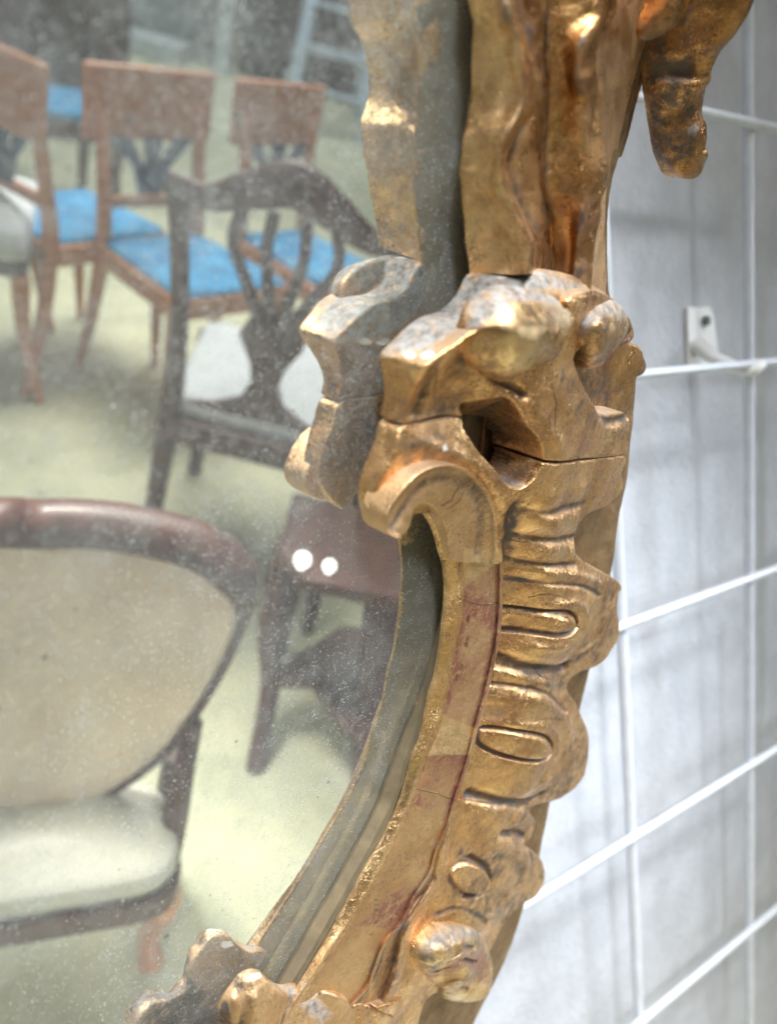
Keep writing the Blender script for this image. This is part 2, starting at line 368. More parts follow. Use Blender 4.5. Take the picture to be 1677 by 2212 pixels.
def relief(name, parent, mat, outline, ctrl, hb, feats=(), r=.0022, step=.0007, hout=None, Hfun=None, wob=.0004, paint=None, cuts=(), closed_sub=5, lean=0., sharp=None, rcut=None):
    """carve one solid: an outline (photo points with their height) filled up to a height surface"""
    pl = uvc(outline, hout, True, closed_sub)
    lo, hi = pl.min(0)-.003, pl.max(0)+.003
    us = np.arange(lo[0], hi[0], step); vs = np.arange(lo[1], hi[1], step)
    pu, pv = np.meshgrid(us, vs, indexing='ij')
    H = Hfun(pu, pv) if Hfun else tps(ctrl, pu, pv)
    for ft in feats: H = ft(pu, pv, H)
    z0 = np.zeros_like(pu)
    pn = np.stack([pu, pv, z0+.31], -1)
    H = H+wob*(vnoise(pn, 90)+.5*vnoise(pn, 210)+.22*vnoise(pn, 520))
    sd = seg_dist(pu, pv, pl, True)+wob*.6*vnoise(pn+3, 160)
    if rcut is not None: r = (.0005+(r-.0005)*sstep(seg_dist(pu, pv, rcut, False), .001, .005))[..., None]; sd = sd+np.where(r[..., 0] < .0012, .00025*vnoise(pn+7, 420), 0)
    gu, gv = np.gradient(H, step); inv = 1/np.sqrt(1+gu**2+gv**2)
    hs = np.arange(hb-.003, float(H[sd < .001].max())+.003, step)
    f = (hs[None, None]-H[..., None])*inv[..., None]
    S = sd[..., None]+lean*(hs-hb)
    f = smax(f, S.astype(np.float32), r).astype(np.float32)
    f = smax(f, (hb-hs)[None, None]+0*f, np.min(r)*.5+.0002).astype(np.float32)
    for c in cuts: f = np.maximum(f, -c(pu[..., None], pv[..., None], hs[None, None]))
    def blur(A, k):
        for ax in (0, 1):
            P_ = np.concatenate([np.repeat(A.take([0], ax), k, ax), A, np.repeat(A.take([-1], ax), k, ax)], ax); cs_ = np.cumsum(P_, ax)
            z_ = np.zeros_like(cs_.take([0], ax)); cs_ = np.concatenate([z_, cs_], ax); n_ = A.shape[ax]
            A = (cs_.take(range(2*k+1, 2*k+1+n_), ax)-cs_.take(range(n_), ax))/(2*k+1)
        return A
    Hc = np.where(sd < .002, H, H)
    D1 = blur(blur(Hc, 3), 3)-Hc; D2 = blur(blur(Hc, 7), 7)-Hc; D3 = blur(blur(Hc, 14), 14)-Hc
    cavm = np.clip(D1/.00035, 0, 1)*.6+np.clip(D2/.0011, 0, 1)*.6+np.clip(D3/.0026, 0, 1)*.55; rubm = np.clip(-D2/.0009, 0, 1)  # recess darkening by curvature: dirt plus painted shade
    v, fc = surface_nets(f, np.array([lo[0], lo[1], hs[0]]), step)
    at = {}
    if paint:
        x, y = proj(P3(v[:, 0], v[:, 1], v[:, 2])); at = paint(x, y, v)
    iu = np.clip(((v[:, 0]-lo[0])/step).round().astype(int), 0, len(us)-1); iv = np.clip(((v[:, 1]-lo[1])/step).round().astype(int), 0, len(vs)-1)
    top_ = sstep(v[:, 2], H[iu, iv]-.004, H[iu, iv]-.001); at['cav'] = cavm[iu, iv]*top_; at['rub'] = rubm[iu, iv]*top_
    return mesh_obj(name, P3(v[:, 0], v[:, 1], v[:, 2]), fc, mat, parent, True, at, world=True)

def hairs(x, y, lines, w=1.1):
    o_ = np.zeros_like(x, float); sh_ = np.stack([x/9, y/9, 0*x+2.5], -1); j = 2.2*vnoise(sh_, 1)
    for l in lines: o_ = np.maximum(o_, np.exp(-(seg_dist(x+j, y+j, np.array(l, float), False)/w)**2))
    return o_
HAIR = [[(868, 1688), (905, 1706), (950, 1716), (990, 1732)], [(1000, 1728), (1060, 1737), (1120, 1734), (1140, 1738)], [(952, 1092), (975, 1078), (984, 1060), (992, 1052)], [(962, 1100), (985, 1090), (1000, 1066)],
        [(1148, 1440), (1165, 1462), (1190, 1470)], [(1150, 1560), (1190, 1552), (1222, 1556)], [(1015, 1300), (1040, 1306), (1078, 1302)], [(1012, 1330), (1006, 1410), (985, 1470)], [(1060, 1500), (1068, 1400), (1074, 1330)], [(1100, 1165), (1130, 1172), (1150, 1168)], [(1140, 1290), (1180, 1282), (1215, 1292)], [(845, 1985), (880, 1960), (905, 1945)], [(800, 2020), (815, 1980), (812, 1940)], [(1190, 830), (1200, 870), (1196, 930)], [(1050, 770), (1060, 800)], [(930, 800), (925, 850)], [(945, 795), (938, 860), (940, 890)]]

# feature makers (all in glass coordinates)
def ridge(pts, w, amp, h=.026, closed=False, flat=False, sub=6):
    c = uvc(pts, h, closed, sub)
    def f(pu, pv, H):
        m_ = (pu > c[:, 0].min()-4*w) & (pu < c[:, 0].max()+4*w) & (pv > c[:, 1].min()-4*w) & (pv < c[:, 1].max()+4*w)
        if not m_.any(): return H
        H = H.copy(); d = seg_dist(pu[m_], pv[m_], c, False if not closed else False)
        H[m_] += amp*(1-sstep(d, w*.35, w) if flat else np.exp(-(d/w)**2)); return H
    if closed: c = np.vstack([c, c[:1]])
    return f
def blob(x, y, h, ru, rv, amp, ang=0, pw=2):
    u0, v0 = unp(x, y, h); ca, sa = math.cos(ang), math.sin(ang)
    def f(pu, pv, H):
        a = ((pu-u0)*ca+(pv-v0)*sa)/ru; b = (-(pu-u0)*sa+(pv-v0)*ca)/rv
        return H+amp*np.exp(-(a*a+b*b)**(pw/2))
    return f
def area(pts, h, wd, fn, sub=5):
    c = uvc(pts, h, True, sub)
    def f(pu, pv, H):
        sd = seg_dist(pu, pv, c, True); k = sstep(-sd, 0, wd)
        return H*(1-k)+fn(pu, pv, H, sd)*k
    return f
def pmask(pts, soft=2.):
    p = np.array(pts, float)
    def f(x, y): return sstep(-seg_dist(x, y, p, True), -soft, soft)
    return f

# ------------------------------------------------------------------ lofts along the y direction of the strip
def rail(pts):
    a = np.array(pts, float); a = a[np.argsort(a[:, 1])]
    def hermite(q, X, Yv):
        d = np.diff(Yv)/np.diff(X); m_ = np.r_[d[0], (d[1:]+d[:-1])/2, d[-1]]
        i = np.clip(np.searchsorted(X, q)-1, 0, len(X)-2); h = X[i+1]-X[i]; t = (q-X[i])/h
        r_ = (2*t**3-3*t*t+1)*Yv[i]+(t**3-2*t*t+t)*h*m_[i]+(-2*t**3+3*t*t)*Yv[i+1]+(t**3-t*t)*h*m_[i+1]
        r_ = np.where(q < X[0], Yv[0]+(q-X[0])*m_[0]*.5, r_); return np.where(q > X[-1], Yv[-1]+(q-X[-1])*m_[-1], r_)
    return lambda y: (hermite(y, a[:, 1], a[:, 0]), np.interp(y, a[:, 1], a[:, 2]))
def loft(name, parent, mat, rails, y0, y1, dy=2.5, sub=8, smooth=True, wob=.00035, bumps=(), paint=None, close=True, skew=None):
    ys = np.arange(y0, y1+dy, dy); R = []
    for k, rl in enumerate(rails):
        yy = ys+(skew[k] if skew else 0)
        x, h = rl(yy); R.append(W3(x, yy, h))
    R = np.array(R)                                   # rails, rows, 3
    if smooth:
        n = len(R); out = []
        for i in range(n-1):
            p0 = R[i-1] if i else 2*R[0]-R[1]; p1, p2 = R[i], R[i+1]; p3 = R[i+2] if i < n-2 else 2*R[-1]-R[-2]
            for t in np.arange(sub)/sub:
                out.append(.5*((2*p1)+(-p0+p2)*t+(2*p0-5*p1+4*p2-p3)*t*t+(-p0+3*p1-3*p2+p3)*t**3))
        out.append(R[-1]); G = np.array(out)
    else:
        out = []
        for i in range(len(R)-1):
            for t in np.arange(sub)/sub: out.append(R[i]*(1-t)+R[i+1]*t)
        out.append(R[-1]); G = np.array(out)
    nr, nc = G.shape[:2]
    nrm = np.cross(np.gradient(G, axis=0), np.gradient(G, axis=1)); nrm /= np.linalg.norm(nrm, axis=-1, keepdims=True)+1e-12
    mid = nrm[nr//2, nc//2]
    if mid@(C-G[nr//2, nc//2]) < 0: nrm = -nrm
    disp = wob*(vnoise(G, 85)+.5*vnoise(G, 200)+.25*vnoise(G, 500))
    px, py = proj(G)
    for (bx, by, rx, ry, an, am) in bumps:
        ca, sa = math.cos(an), math.sin(an)
        a = ((px-bx)*ca+(py-by)*sa)/rx; b = (-(px-bx)*sa+(py-by)*ca)/ry
        disp = disp+am*np.exp(-(a*a+b*b))
    G = G+nrm*disp[..., None]
    at = {}
    if paint: at = {k: v.ravel() for k, v in paint(px, py).items()}
    V_ = G.reshape(-1, 3); idx = np.arange(nr*nc).reshape(nr, nc)
    fc = np.stack([idx[:-1, :-1], idx[1:, :-1], idx[1:, 1:], idx[:-1, 1:]], -1).reshape(-1, 4)
    fa = [fc]
    if close:                                         # close the solid against its base
        fa.append(np.stack([idx[-1, :-1], idx[0, :-1], idx[0, 1:], idx[-1, 1:]], -1))
        for col in (0, nc-1):
            c = len(V_); V_ = np.vstack([V_, V_[idx[:, col]].mean(0)])
            if at: at = {k: np.r_[v, 0] for k, v in at.items()}
            e = idx[:, col]; e2 = np.roll(e, -1)
            fa.append(np.stack([e, e2, np.full_like(e, c), np.full_like(e, c)], -1))
    faces = [tuple(dict.fromkeys(f)) for f in np.vstack(fa[1:])] if close else []
    allf = [tuple(f) for f in fc]+[f for f in faces if len(f) > 2]
    return mesh_obj(name, V_, allf, mat, parent, True, at, world=True, sharp=60 if not smooth else None)

# ================================================================== THE MIRROR
mirror = empty('gilded_mirror', P3(0., -.10, 0.), 'antique mirror in a carved, gilded scrollwork frame with foxed glass and worn gold leaf', 'mirror')

# glass line (where the frame touches the glass, h = 0) and sight edge
CONTACT = [(1020, -200, 0), (1018, 0, 0), (1018, 150, 0), (1010, 280, 0), (1003, 400, 0), (1003, 520, 0), (1009, 590, 0), (1010, 700, 0), (1000, 850, 0), (985, 1000, 0), (970, 1120, 0), (956, 1220, 0),
           (955, 1290, 0), (945, 1350, 0), (928, 1412, 0), (907, 1486, 0), (885, 1544, 0), (854, 1618, 0), (827, 1691, 0), (812, 1733, 0), (744, 1862, 0), (664, 2003, 0), (593, 2127, 0), (520, 2260, 0), (430, 2430, 0)]
c = uvc([(x+16, y, 0) for x, y, _ in CONTACT], sub=4)
far = uvc([(-500, 2430, 0), (-500, -200, 0)], sub=1)
ring = np.vstack([c, far]); n = len(ring)
vv = np.vstack([P3(ring[:, 0], ring[:, 1], np.zeros(n)), P3(ring[:, 0], ring[:, 1], np.full(n, -.004))])
mesh_obj('mirror_glass', vv, [tuple(range(n)), tuple(range(2*n-1, n-1, -1))]+[(i, i+n, (i+1) % n+n, (i+1) % n) for i in range(n)], M_GLASS, mirror, False, world=True)
vb = np.vstack([P3(ring[:, 0]*1.0, ring[:, 1], np.full(n, -.005)), P3(ring[:, 0], ring[:, 1], np.full(n, -.012))])
mesh_obj('backing_panel', vb, [tuple(range(n)), tuple(range(2*n-1, n-1, -1))]+[(i, i+n, (i+1) % n+n, (i+1) % n) for i in range(n)], M_BACK, mirror, False, world=True)

# --- back board of the frame, seen as a thin strip along the right edge
right = [(1420, -200), (1418, 0), (1404, 73), (1387, 106), (1359, 207), (1341, 300), (1330, 331), (1315, 380), (1305, 450), (1303, 520), (1307, 627), (1330, 700), (1362, 770), (1366, 833), (1360, 900), (1352, 985), (1344, 1048), (1329, 1120),
         (1315, 1227), (1300, 1310), (1283, 1390), (1265, 1449), (1249, 1517), (1232, 1580), (1205, 1660), (1181, 1733), (1160, 1843), (1126, 1954), (1113, 1997), (1083, 2077), (1049, 2145), (1000, 2240), (940, 2350), (880, 2430)]
outline = [(x, y, .006) for x, y in right]+[(x+22, y, 0) for x, y, _ in CONTACT[::-1]]
hz = lambda pu, pv: .0085+0*pu
relief('back_board', mirror, M_BACK, outline, None, -.011, Hfun=hz, step=.0011, r=.0012, closed_sub=2)

# --- undercut wood between the glass and the sight edge + sight moulding + ribbon of the lower C scroll
S_ = [(901, 1093, .014), (928, 1137, .014), (943, 1185, .014), (954, 1227, .014), (957, 1259, .014), (954, 1327, .014), (938, 1443, .014), (920, 1507, .014), (907, 1575, .014), (885, 1639, .014), (870, 1696, .014), (836, 1782, .0145), (775, 1893, .015), (726, 1985, .0155), (664, 2090, .016), (634, 2140, .016), (560, 2270, .016)]
B_ = [(915, 1072, .020), (928, 1087, .020), (959, 1116, .020), (980, 1159, .0195), (994, 1201, .019), (999, 1254, .019), (999, 1306, .019), (991, 1359, .019), (975, 1433, .019), (962, 1507, .019), (946, 1570, .019), (925, 1623, .019), (907, 1676, .019), (867, 1782, .0195), (812, 1893, .020), (763, 1979, .020), (707, 2065, .0205), (640, 2170, .021), (560, 2300, .021)]
R_ = [(1028, 1053, .0235), (1054, 1090, .0235), (1073, 1132, .0235), (1081, 1190, .023), (1083, 1243, .022), (1081, 1317, .022), (1073, 1391, .022), (1060, 1454, .022), (1044, 1517, .022), (1028, 1575, .022), (1017, 1623, .022), (1001, 1676, .022), (984, 1726, .022), (968, 1785, .022), (945, 1837, .022), (930, 1886, .022), (893, 1942, .022), (870, 1991, .0225), (832, 2040, .023), (812, 2090, .023), (795, 2133, .023), (755, 2180, .023), (700, 2300, .023)]
sh = lambda pts, dx, dh: [(x+dx, y, h+dh) for x, y, h in pts]
s_, b_, r_ = rail(S_), rail(B_), rail(R_)
ct = rail([p for p in CONTACT if 1000 <= p[1] <= 2430])
pale1 = pmask([(999, 1185), (1085, 1187), (1083, 1212), (1004, 1258)]); pale2 = pmask([(958, 1546), (1030, 1574), (1014, 1630), (925, 1630)])
bolez = [pmask(p, 7) for p in ([(1004, 1262), (1085, 1215), (1083, 1420), (1050, 1560), (1030, 1570), (960, 1543), (985, 1400)], [(930, 1632), (1012, 1632), (990, 1740), (960, 1760), (890, 1740)], [(880, 1900), (930, 1960), (850, 2010), (770, 2000)])]
def paint_rib(x, y):
    hr = hairs(x, y, HAIR); jj = vnoise(np.stack([x/14, y/14, 0*x], -1), 1)*2.2; x = x+jj; y = y-jj
    d = {'hair': hr, 'pale': np.maximum(pale1(x, y), pale2(x, y))*.85}
    b = np.maximum.reduce([q(x, y) for q in bolez])
    edge = np.exp(-((x-r_(y)[0]+7)/7)**2)+np.exp(-((x-b_(y)[0]-5)/5)**2)
    n_ = vnoise(np.stack([x/60, y/60, 0*x], -1), 1)+.5*vnoise(np.stack([x/20, y/25, 0*x+4], -1), 1)
    d['bole'] = np.clip(b*(.42+1.0*np.clip(n_, 0, 1)+1.2*edge*(y > 1330)), 0, 1)*(1-d['pale'])
    return d
RB = [(1011, -200, .0125), (1011, 0, .0125), (1018, 56, .0125), (1018, 140, .0125), (1011, 235, .0122), (997, 314, .0120), (993, 364, .0120), (997, 448, .0120), (1005, 521, .0120), (1014, 600, .0125), (1020, 700, .013), (1012, 850, .013), (994, 1000, .013), (972, 1110, .0130), (954, 1200, .013)]+[(x-1, y, h-.0006) for x, y, h in S_[3:]]
loft('rebate', mirror, M_OCHRE, [rail(CONTACT), rail([(x+6, y, .0035) for x, y, _ in CONTACT]), rail([(x+9, y, .0045) for x, y, _ in CONTACT]), rail([(x*.4+6+q*.6, y, .009) for (x, y), q in [((float(rail(CONTACT)(np.array([float(b)]))[0][0]), b), a) for a, b, _ in RB]]), rail(RB), rail([(x+40, y, .004) for x, y, _ in RB])], -190, 2290, smooth=False, sub=4, wob=.0003, dy=4)
# face of the moulding: undercut, bevel, ribbon, outer lip
loft('sight_bevel', mirror, M_STRAP, [rail(sh(S_, 12, -.004)), rail(sh(S_, 0, -.0012)), rail(S_), rail(sh(S_, 2, .0006)), rail(sh(B_, -4, .0002)), rail(B_), rail(sh(B_, 4, -.0012)), rail([(x+70, y, .004) for x, y, _ in S_])], 1096, 2290, smooth=False, sub=4, wob=.00022,
     bumps=[(1000, 1325, 14, 10, 0, .0004), (955, 1130, 9, 14, .3, -.0005)])
loft('ribbon', mirror, M_RIB, [rail(sh(B_, 0, -.004)), rail(sh(B_, 2, -.0010)), rail(sh(B_, 5, -.0006)), rail([(x*.5+float(r_(np.array([float(y)]))[0][0])*.5, y, .0207) for x, y, h in B_]), rail(sh(R_, -7, -.0012)), rail(sh(R_, -5, .0)), rail(sh(R_, -1, .0004)), rail(sh(R_, 2, -.0005)), rail(sh(R_, 4, -.006))],
     1120, 2290, smooth=False, sub=7, wob=.0002, paint=paint_rib, dy=1.6)
# the thread of gilding ruffled along the ribbon's outer edge
RF = [(984, 1742, .0215), (966, 1800, .0225), (952, 1850, .0232), (941, 1905, .0238), (905, 1960, .024), (876, 2016, .0245), (862, 2077, .0245), (838, 2150, .0245), (800, 2240, .0245), (770, 2300, .0245)]
rf = rail(RF)
loft('ruffled_fillet', mirror, M_GOLD, [rail(sh(R_[11:], 0, -.006)), rail(sh(R_[11:], 1, -.0006)), rail(sh(RF, -14, -.0034)), rail(sh(RF, -9, -.0012)), rail(sh(RF, -3, .0004)), rail(sh(RF, 5, .0004)), rail(sh(RF, 13, -.0016)), rail(sh(RF, 22, -.007)), rail(sh(RF, 30, -.014))], 1728, 2290, sub=5, wob=.0005,
     bumps=[(950, 1820, 12, 20, .3, .0008), (925, 1890, 12, 22, .3, .0010), (868, 2000, 12, 25, .5, .0009), (850, 2110, 14, 25, .3, .0009)], paint=lambda x, y: {'cav': np.exp(-((x-rf(y)[0]+14)/6)**2)*.9, 'grime': .5*sstep(y, 1960, 2080)})

# --- carved body -----------------------------------------------------
CT = [(880, 769, .034), (905, 785, .036), (883, 885, .0235), (940, 790, .0365), (975, 712, .040), (930, 835, .029), (930, 893, .0235), (985, 885, .0245), (1000, 820, .030), (1012, 760, .034), (1040, 705, .041), (840, 905, .0215),
      (1000, 650, .036), (1060, 612, .034), (1030, 615, .030), (1110, 612, .037), (1200, 622, .037), (1285, 655, .031), (1130, 665, .045), (1220, 665, .043), (1100, 790, .039), (1180, 765, .041),
      (1150, 860, .0405), (1200, 830, .0415), (1230, 900, .0405), (1185, 920, .040), (1280, 950, .0345), (1335, 930, .028), (1350, 910, .0265), (1340, 980, .0255), (1250, 1000, .035), (1330, 800, .03),
      (860, 955, .0245), (905, 940, .0265), (945, 965, .0265), (830, 1005, .0230), (850, 1045, .0235), (980, 960, .029), (1000, 1005, .0295), (1040, 1040, .030), (1040, 985, .031), (1075, 1090, .029), (850, 1120, .0215), (900, 1060, .0235), (1000, 1090, .0215),
      (1100, 1080, .0325), (1180, 1045, .038), (1190, 980, .040), (1085, 1150, .0255),
      (1110, 1120, .028), (1150, 1120, .034), (1215, 1085, .034), (1300, 1060, .027), (1335, 1050, .021), (1225, 1150, .029), (1100, 1190, .0225), (1160, 1190, .031), (1215, 1200, .028), (1098, 1260, .0205), (1180, 1270, .031), (1270, 1265, .027), (1325, 1265, .020),
      (1095, 1340, .0185), (1170, 1340, .0285), (1260, 1340, .0295), (1325, 1340, .0185), (1085, 1420, .0172), (1150, 1420, .0265), (1220, 1425, .0245), (1290, 1420, .018), (1070, 1490, .018), (1140, 1485, .0235), (1205, 1480, .0185),
      (1055, 1550, .0185), (1120, 1540, .026), (1190, 1550, .0265), (1245, 1570, .018), (1040, 1610, .0185), (1120, 1610, .027), (1195, 1610, .027), (1255, 1620, .0175), (1022, 1690, .0168), (1100, 1690, .0255), (1180, 1695, .0225), (1235, 1695, .016),
      (1004, 1760, .018), (1060, 1765, .0235), (1125, 1765, .020), (1145, 1785, .0165), (992, 1830, .0185), (1040, 1830, .023), (1115, 1850, .022), (1165, 1880, .0165), (972, 1900, .0195), (1030, 1915, .0245), (1100, 1925, .0225), (1145, 1930, .0165),
      (950, 1980, .021), (1010, 1990, .024), (1075, 1990, .018), (900, 2045, .021), (980, 2060, .025), (1045, 2060, .018), (860, 2130, .022), (900, 2160, .020), (885, 2215, .020), (820, 2230, .021), (850, 2330, .021),
      (1010, 1300, .0145), (975, 1480, .0145), (900, 1700, .0145), (800, 1900, .0145), (700, 2050, .0145), (950, 1180, .0145), (930, 1780, .0145), (830, 2000, .0145)]
gy = lambda *a: ridge(*a)
FE = [ # flutes across the upper shell
      ridge([(1135, 1066), (1240, 1050)], .0050, .0014), ridge([(1112, 1094), (1170, 1090), (1250, 1084)], .0022, -.0010),
      ridge([(1130, 1122), (1180, 1120), (1225, 1124)], .0056, .0026), ridge([(1108, 1157), (1165, 1156), (1232, 1160)], .0022, -.0016),
      ridge([(1128, 1190), (1175, 1189), (1222, 1192)], .0056, .0024), ridge([(1100, 1216), (1160, 1212), (1235, 1217)], .0018, -.0014),
      ridge([(1100, 1246), (1150, 1232), (1230, 1238), (1300, 1262)], .0026, .0015), ridge([(1098, 1262), (1170, 1254), (1250, 1264), (1302, 1290)], .0015, -.0012),
      # first lobe: raised bean in its channel
      area([(1090, 1350), (1100, 1326), (1150, 1314), (1212, 1310), (1240, 1326), (1244, 1352), (1220, 1372), (1160, 1376), (1110, 1386), (1090, 1374)], .0275, .0012, lambda u_, v_, H, sd: H-.0030+.0034*sstep(-sd, .0012, .0065)),
      ridge([(1160, 1300), (1225, 1298), (1256, 1322), (1256, 1360), (1222, 1388), (1150, 1396)], .0026, .0016), blob(1207, 1340, .029, .0055, .0050, .0026),
      ridge([(1120, 1412), (1180, 1420), (1240, 1412)], .006, .0012),
      ridge([(1095, 1440), (1150, 1446), (1215, 1452), (1245, 1452)], .0042, -.0042), ridge([(1080, 1466), (1140, 1472), (1200, 1484)], .0022, .0008),
      # second lobe
      ridge([(1085, 1524), (1130, 1512), (1190, 1524), (1228, 1565), (1238, 1610), (1220, 1664), (1180, 1688)], .0042, .0018),
      ridge([(1078, 1496), (1130, 1490), (1185, 1502), (1235, 1545)], .0016, -.0014),
      area([(1056, 1612), (1068, 1586), (1110, 1575), (1165, 1580), (1192, 1598), (1196, 1622), (1180, 1642), (1140, 1648), (1085, 1644), (1060, 1632)], .027, .0010, lambda u_, v_, H, sd: H-.0026+.0032*sstep(-sd, .0016, .0046)+.0006*sstep(-sd, .004, .007)),
      ridge([(1050, 1612), (1062, 1576), (1115, 1564), (1178, 1570), (1206, 1600), (1206, 1630)], .0020, 0.0011),
      ridge([(1040, 1736), (1100, 1738), (1150, 1742), (1190, 1730)], .0042, -.0040), blob(1112, 1768, .022, .009, .0055, .0028),
      ridge([(1090, 1806), (1130, 1812), (1150, 1822)], .0030, -0.0030),
      # third lobe
      ridge([(1060, 1838), (1120, 1842), (1150, 1880), (1140, 1925), (1100, 1946)], .0042, 0.0022),
      area([(985, 1895), (1005, 1872), (1030, 1868), (1052, 1885), (1056, 1910), (1040, 1930), (1012, 1934), (990, 1920)], .0245, .0022, lambda u_, v_, H, sd: H+.0024),
      ridge([(1028, 1862), (1056, 1880), (1064, 1908), (1046, 1936), (1012, 1942)], .0022, -0.0032),
      ridge([(1000, 1960), (1050, 1972), (1095, 1962)], .003, .001), ridge([(960, 1990), (1010, 1968), (1060, 2000)], .003, -.0018),
      ridge([(1322, 1262), (1318, 1310), (1322, 1350), (1305, 1395), (1262, 1425)], .0022, .0012), ridge([(1232, 1540), (1252, 1600), (1246, 1660), (1200, 1710)], .0022, .0010), ridge([(1150, 1850), (1162, 1890), (1140, 1932)], .0022, .0010),
      # neck and scroll
      ridge([(905, 770), (915, 830), (912, 893)], .0040, -0.0018), ridge([(1025, 705), (1012, 760), (1030, 800), (1080, 838)], .0020, -0.0027),
      ridge([(1085, 860), (1125, 905), (1150, 950), (1160, 975)], .0032, 0.0015),
      ridge([(905, 950), (960, 975), (1010, 1000), (1050, 1050), (1078, 1110), (1088, 1180)], .0030, 0.0013), ridge([(1095, 1080), (1098, 1150), (1095, 1230)], .0040, -0.0020),
      # rim left by the rasp round the broken hollow
      ridge([(1225, 800), (1258, 858), (1290, 902), (1330, 905), (1356, 900)], .0028, -0.0018)]
# the pierced hollow beside the scroll
HOLE = [(994, 896, .0247), (1000, 868, .027), (1038, 843, .032), (1078, 838, .036), (1108, 862, .038), (1136, 915, .039), (1168, 955, .040), (1177, 990, .040), (1158, 1026, .038), (1118, 1050, .033), (1086, 1042, .031), (1054, 1003, .030), (1018, 962, .028), (996, 925, .026)]
HP = [(1003, 900, .006), (1025, 860, .008), (1028, 925, .005), (1052, 985, .006), (1064, 955, .007), (1050, 900, .011), (1062, 868, .022), (1085, 890, .0245), (1105, 930, .0255), (1135, 960, .030), (1158, 985, .0345), (1125, 1020, .025), (1090, 1030, .020), (1074, 985, .009), (1092, 970, .018), (1172, 985, .038), (1100, 850, .028)]
def hole(pu, pv, H):
    c = uvc(HOLE, None, True, 5); sd = seg_dist(pu, pv, c, True); m_ = sd < .001
    Hp = H.copy(); Hp[m_] = np.minimum(tps(HP, pu[m_], pv[m_]), H[m_]); k = sstep(-sd, -.0004, .0013)
    return H*(1-k)+Hp*k
FE.append(hole)
def crackle(pts, w, depth, h):
    c = uvc(pts, h, False, 4)
    rr = np.random.default_rng(3); c = c+rr.normal(0, .00022, c.shape)
    def f(pu, pv, H):
        m_ = (pu > c[:, 0].min()-.004) & (pu < c[:, 0].max()+.004) & (pv > c[:, 1].min()-.004) & (pv < c[:, 1].max()+.004)
        H = H.copy(); d = seg_dist(pu[m_], pv[m_], c, False); H[m_] -= depth*(1-sstep(d, w*.6, w)); return H
    return f
def box_uv(pts, hs):
    u, v = unp([p[0] for p in pts], [p[1] for p in pts], hs); return u.min(), u.max(), v.min(), v.max()
# grime, dust and bare clay of the body, as patches with their own shape
GR = [pmask(p, s) for p, s in (([(850, 1000), (870, 940), (960, 930), (1010, 985), (990, 1000), (920, 990), (860, 1050)], 22), ([(1260, 1240), (1340, 1240), (1345, 1340), (1310, 1420), (1220, 1450), (1240, 1400), (1300, 1330)], 16),
      ([(1120, 1440), (1250, 1440), (1225, 1500), (1130, 1480)], 16), ([(1225, 1560), (1275, 1560), (1275, 1690), (1190, 1740), (1150, 1730), (1215, 1660)], 16), ([(1040, 1730), (1160, 1730), (1165, 1800), (1090, 1800)], 22),
      ([(990, 1830), (1180, 1820), (1180, 1960), (1090, 2000), (1000, 1960)], 26), ([(1215, 780), (1260, 850), (1290, 900), (1360, 895), (1355, 925), (1280, 930), (1230, 880), (1200, 800)], 12), ([(1070, 1130), (1105, 1130), (1110, 1200), (1080, 1200)], 12),
      ([(1050, 1000), (1150, 1000), (1125, 1055), (1070, 1045)], 10))]  # last patch darkens the bowl of the pierced hollow
DU = [pmask(p, s) for p, s in (([(1000, 590), (1150, 575), (1310, 635), (1290, 660), (1200, 625), (1100, 640), (1050, 660), (985, 715), (925, 760), (815, 770), (880, 690)], 14),)]
BO = [pmask(p, s) for p, s in (([(1060, 1000), (1150, 1000), (1120, 1050), (1075, 1040)], 10), ([(1215, 920), (1300, 930), (1290, 985), (1220, 985)], 16),)]
GS = [pmask(p, 1.5) for p in ([(868, 766), (884, 758), (900, 766), (892, 774), (878, 773)], [(905, 768), (926, 758), (938, 760), (930, 772), (912, 775)], [(955, 966), (962, 958), (966, 972), (958, 975)], [(1070, 597), (1090, 594), (1096, 600), (1080, 603)])]
def paint_body(x, y, v):
    n_ = vnoise(np.stack([x/40, y/40, 0*x], -1), 1)
    return {'hair': hairs(x, y, HAIR), 'grime': np.clip(np.maximum.reduce([g(x, y) for g in GR])*(.75+.35*n_), 0, 1), 'dust': np.maximum.reduce([g(x, y) for g in DU]), 'bole': np.maximum.reduce([g(x, y) for g in BO])*.45, 'gesso': np.maximum.reduce([g(x, y) for g in GS])}

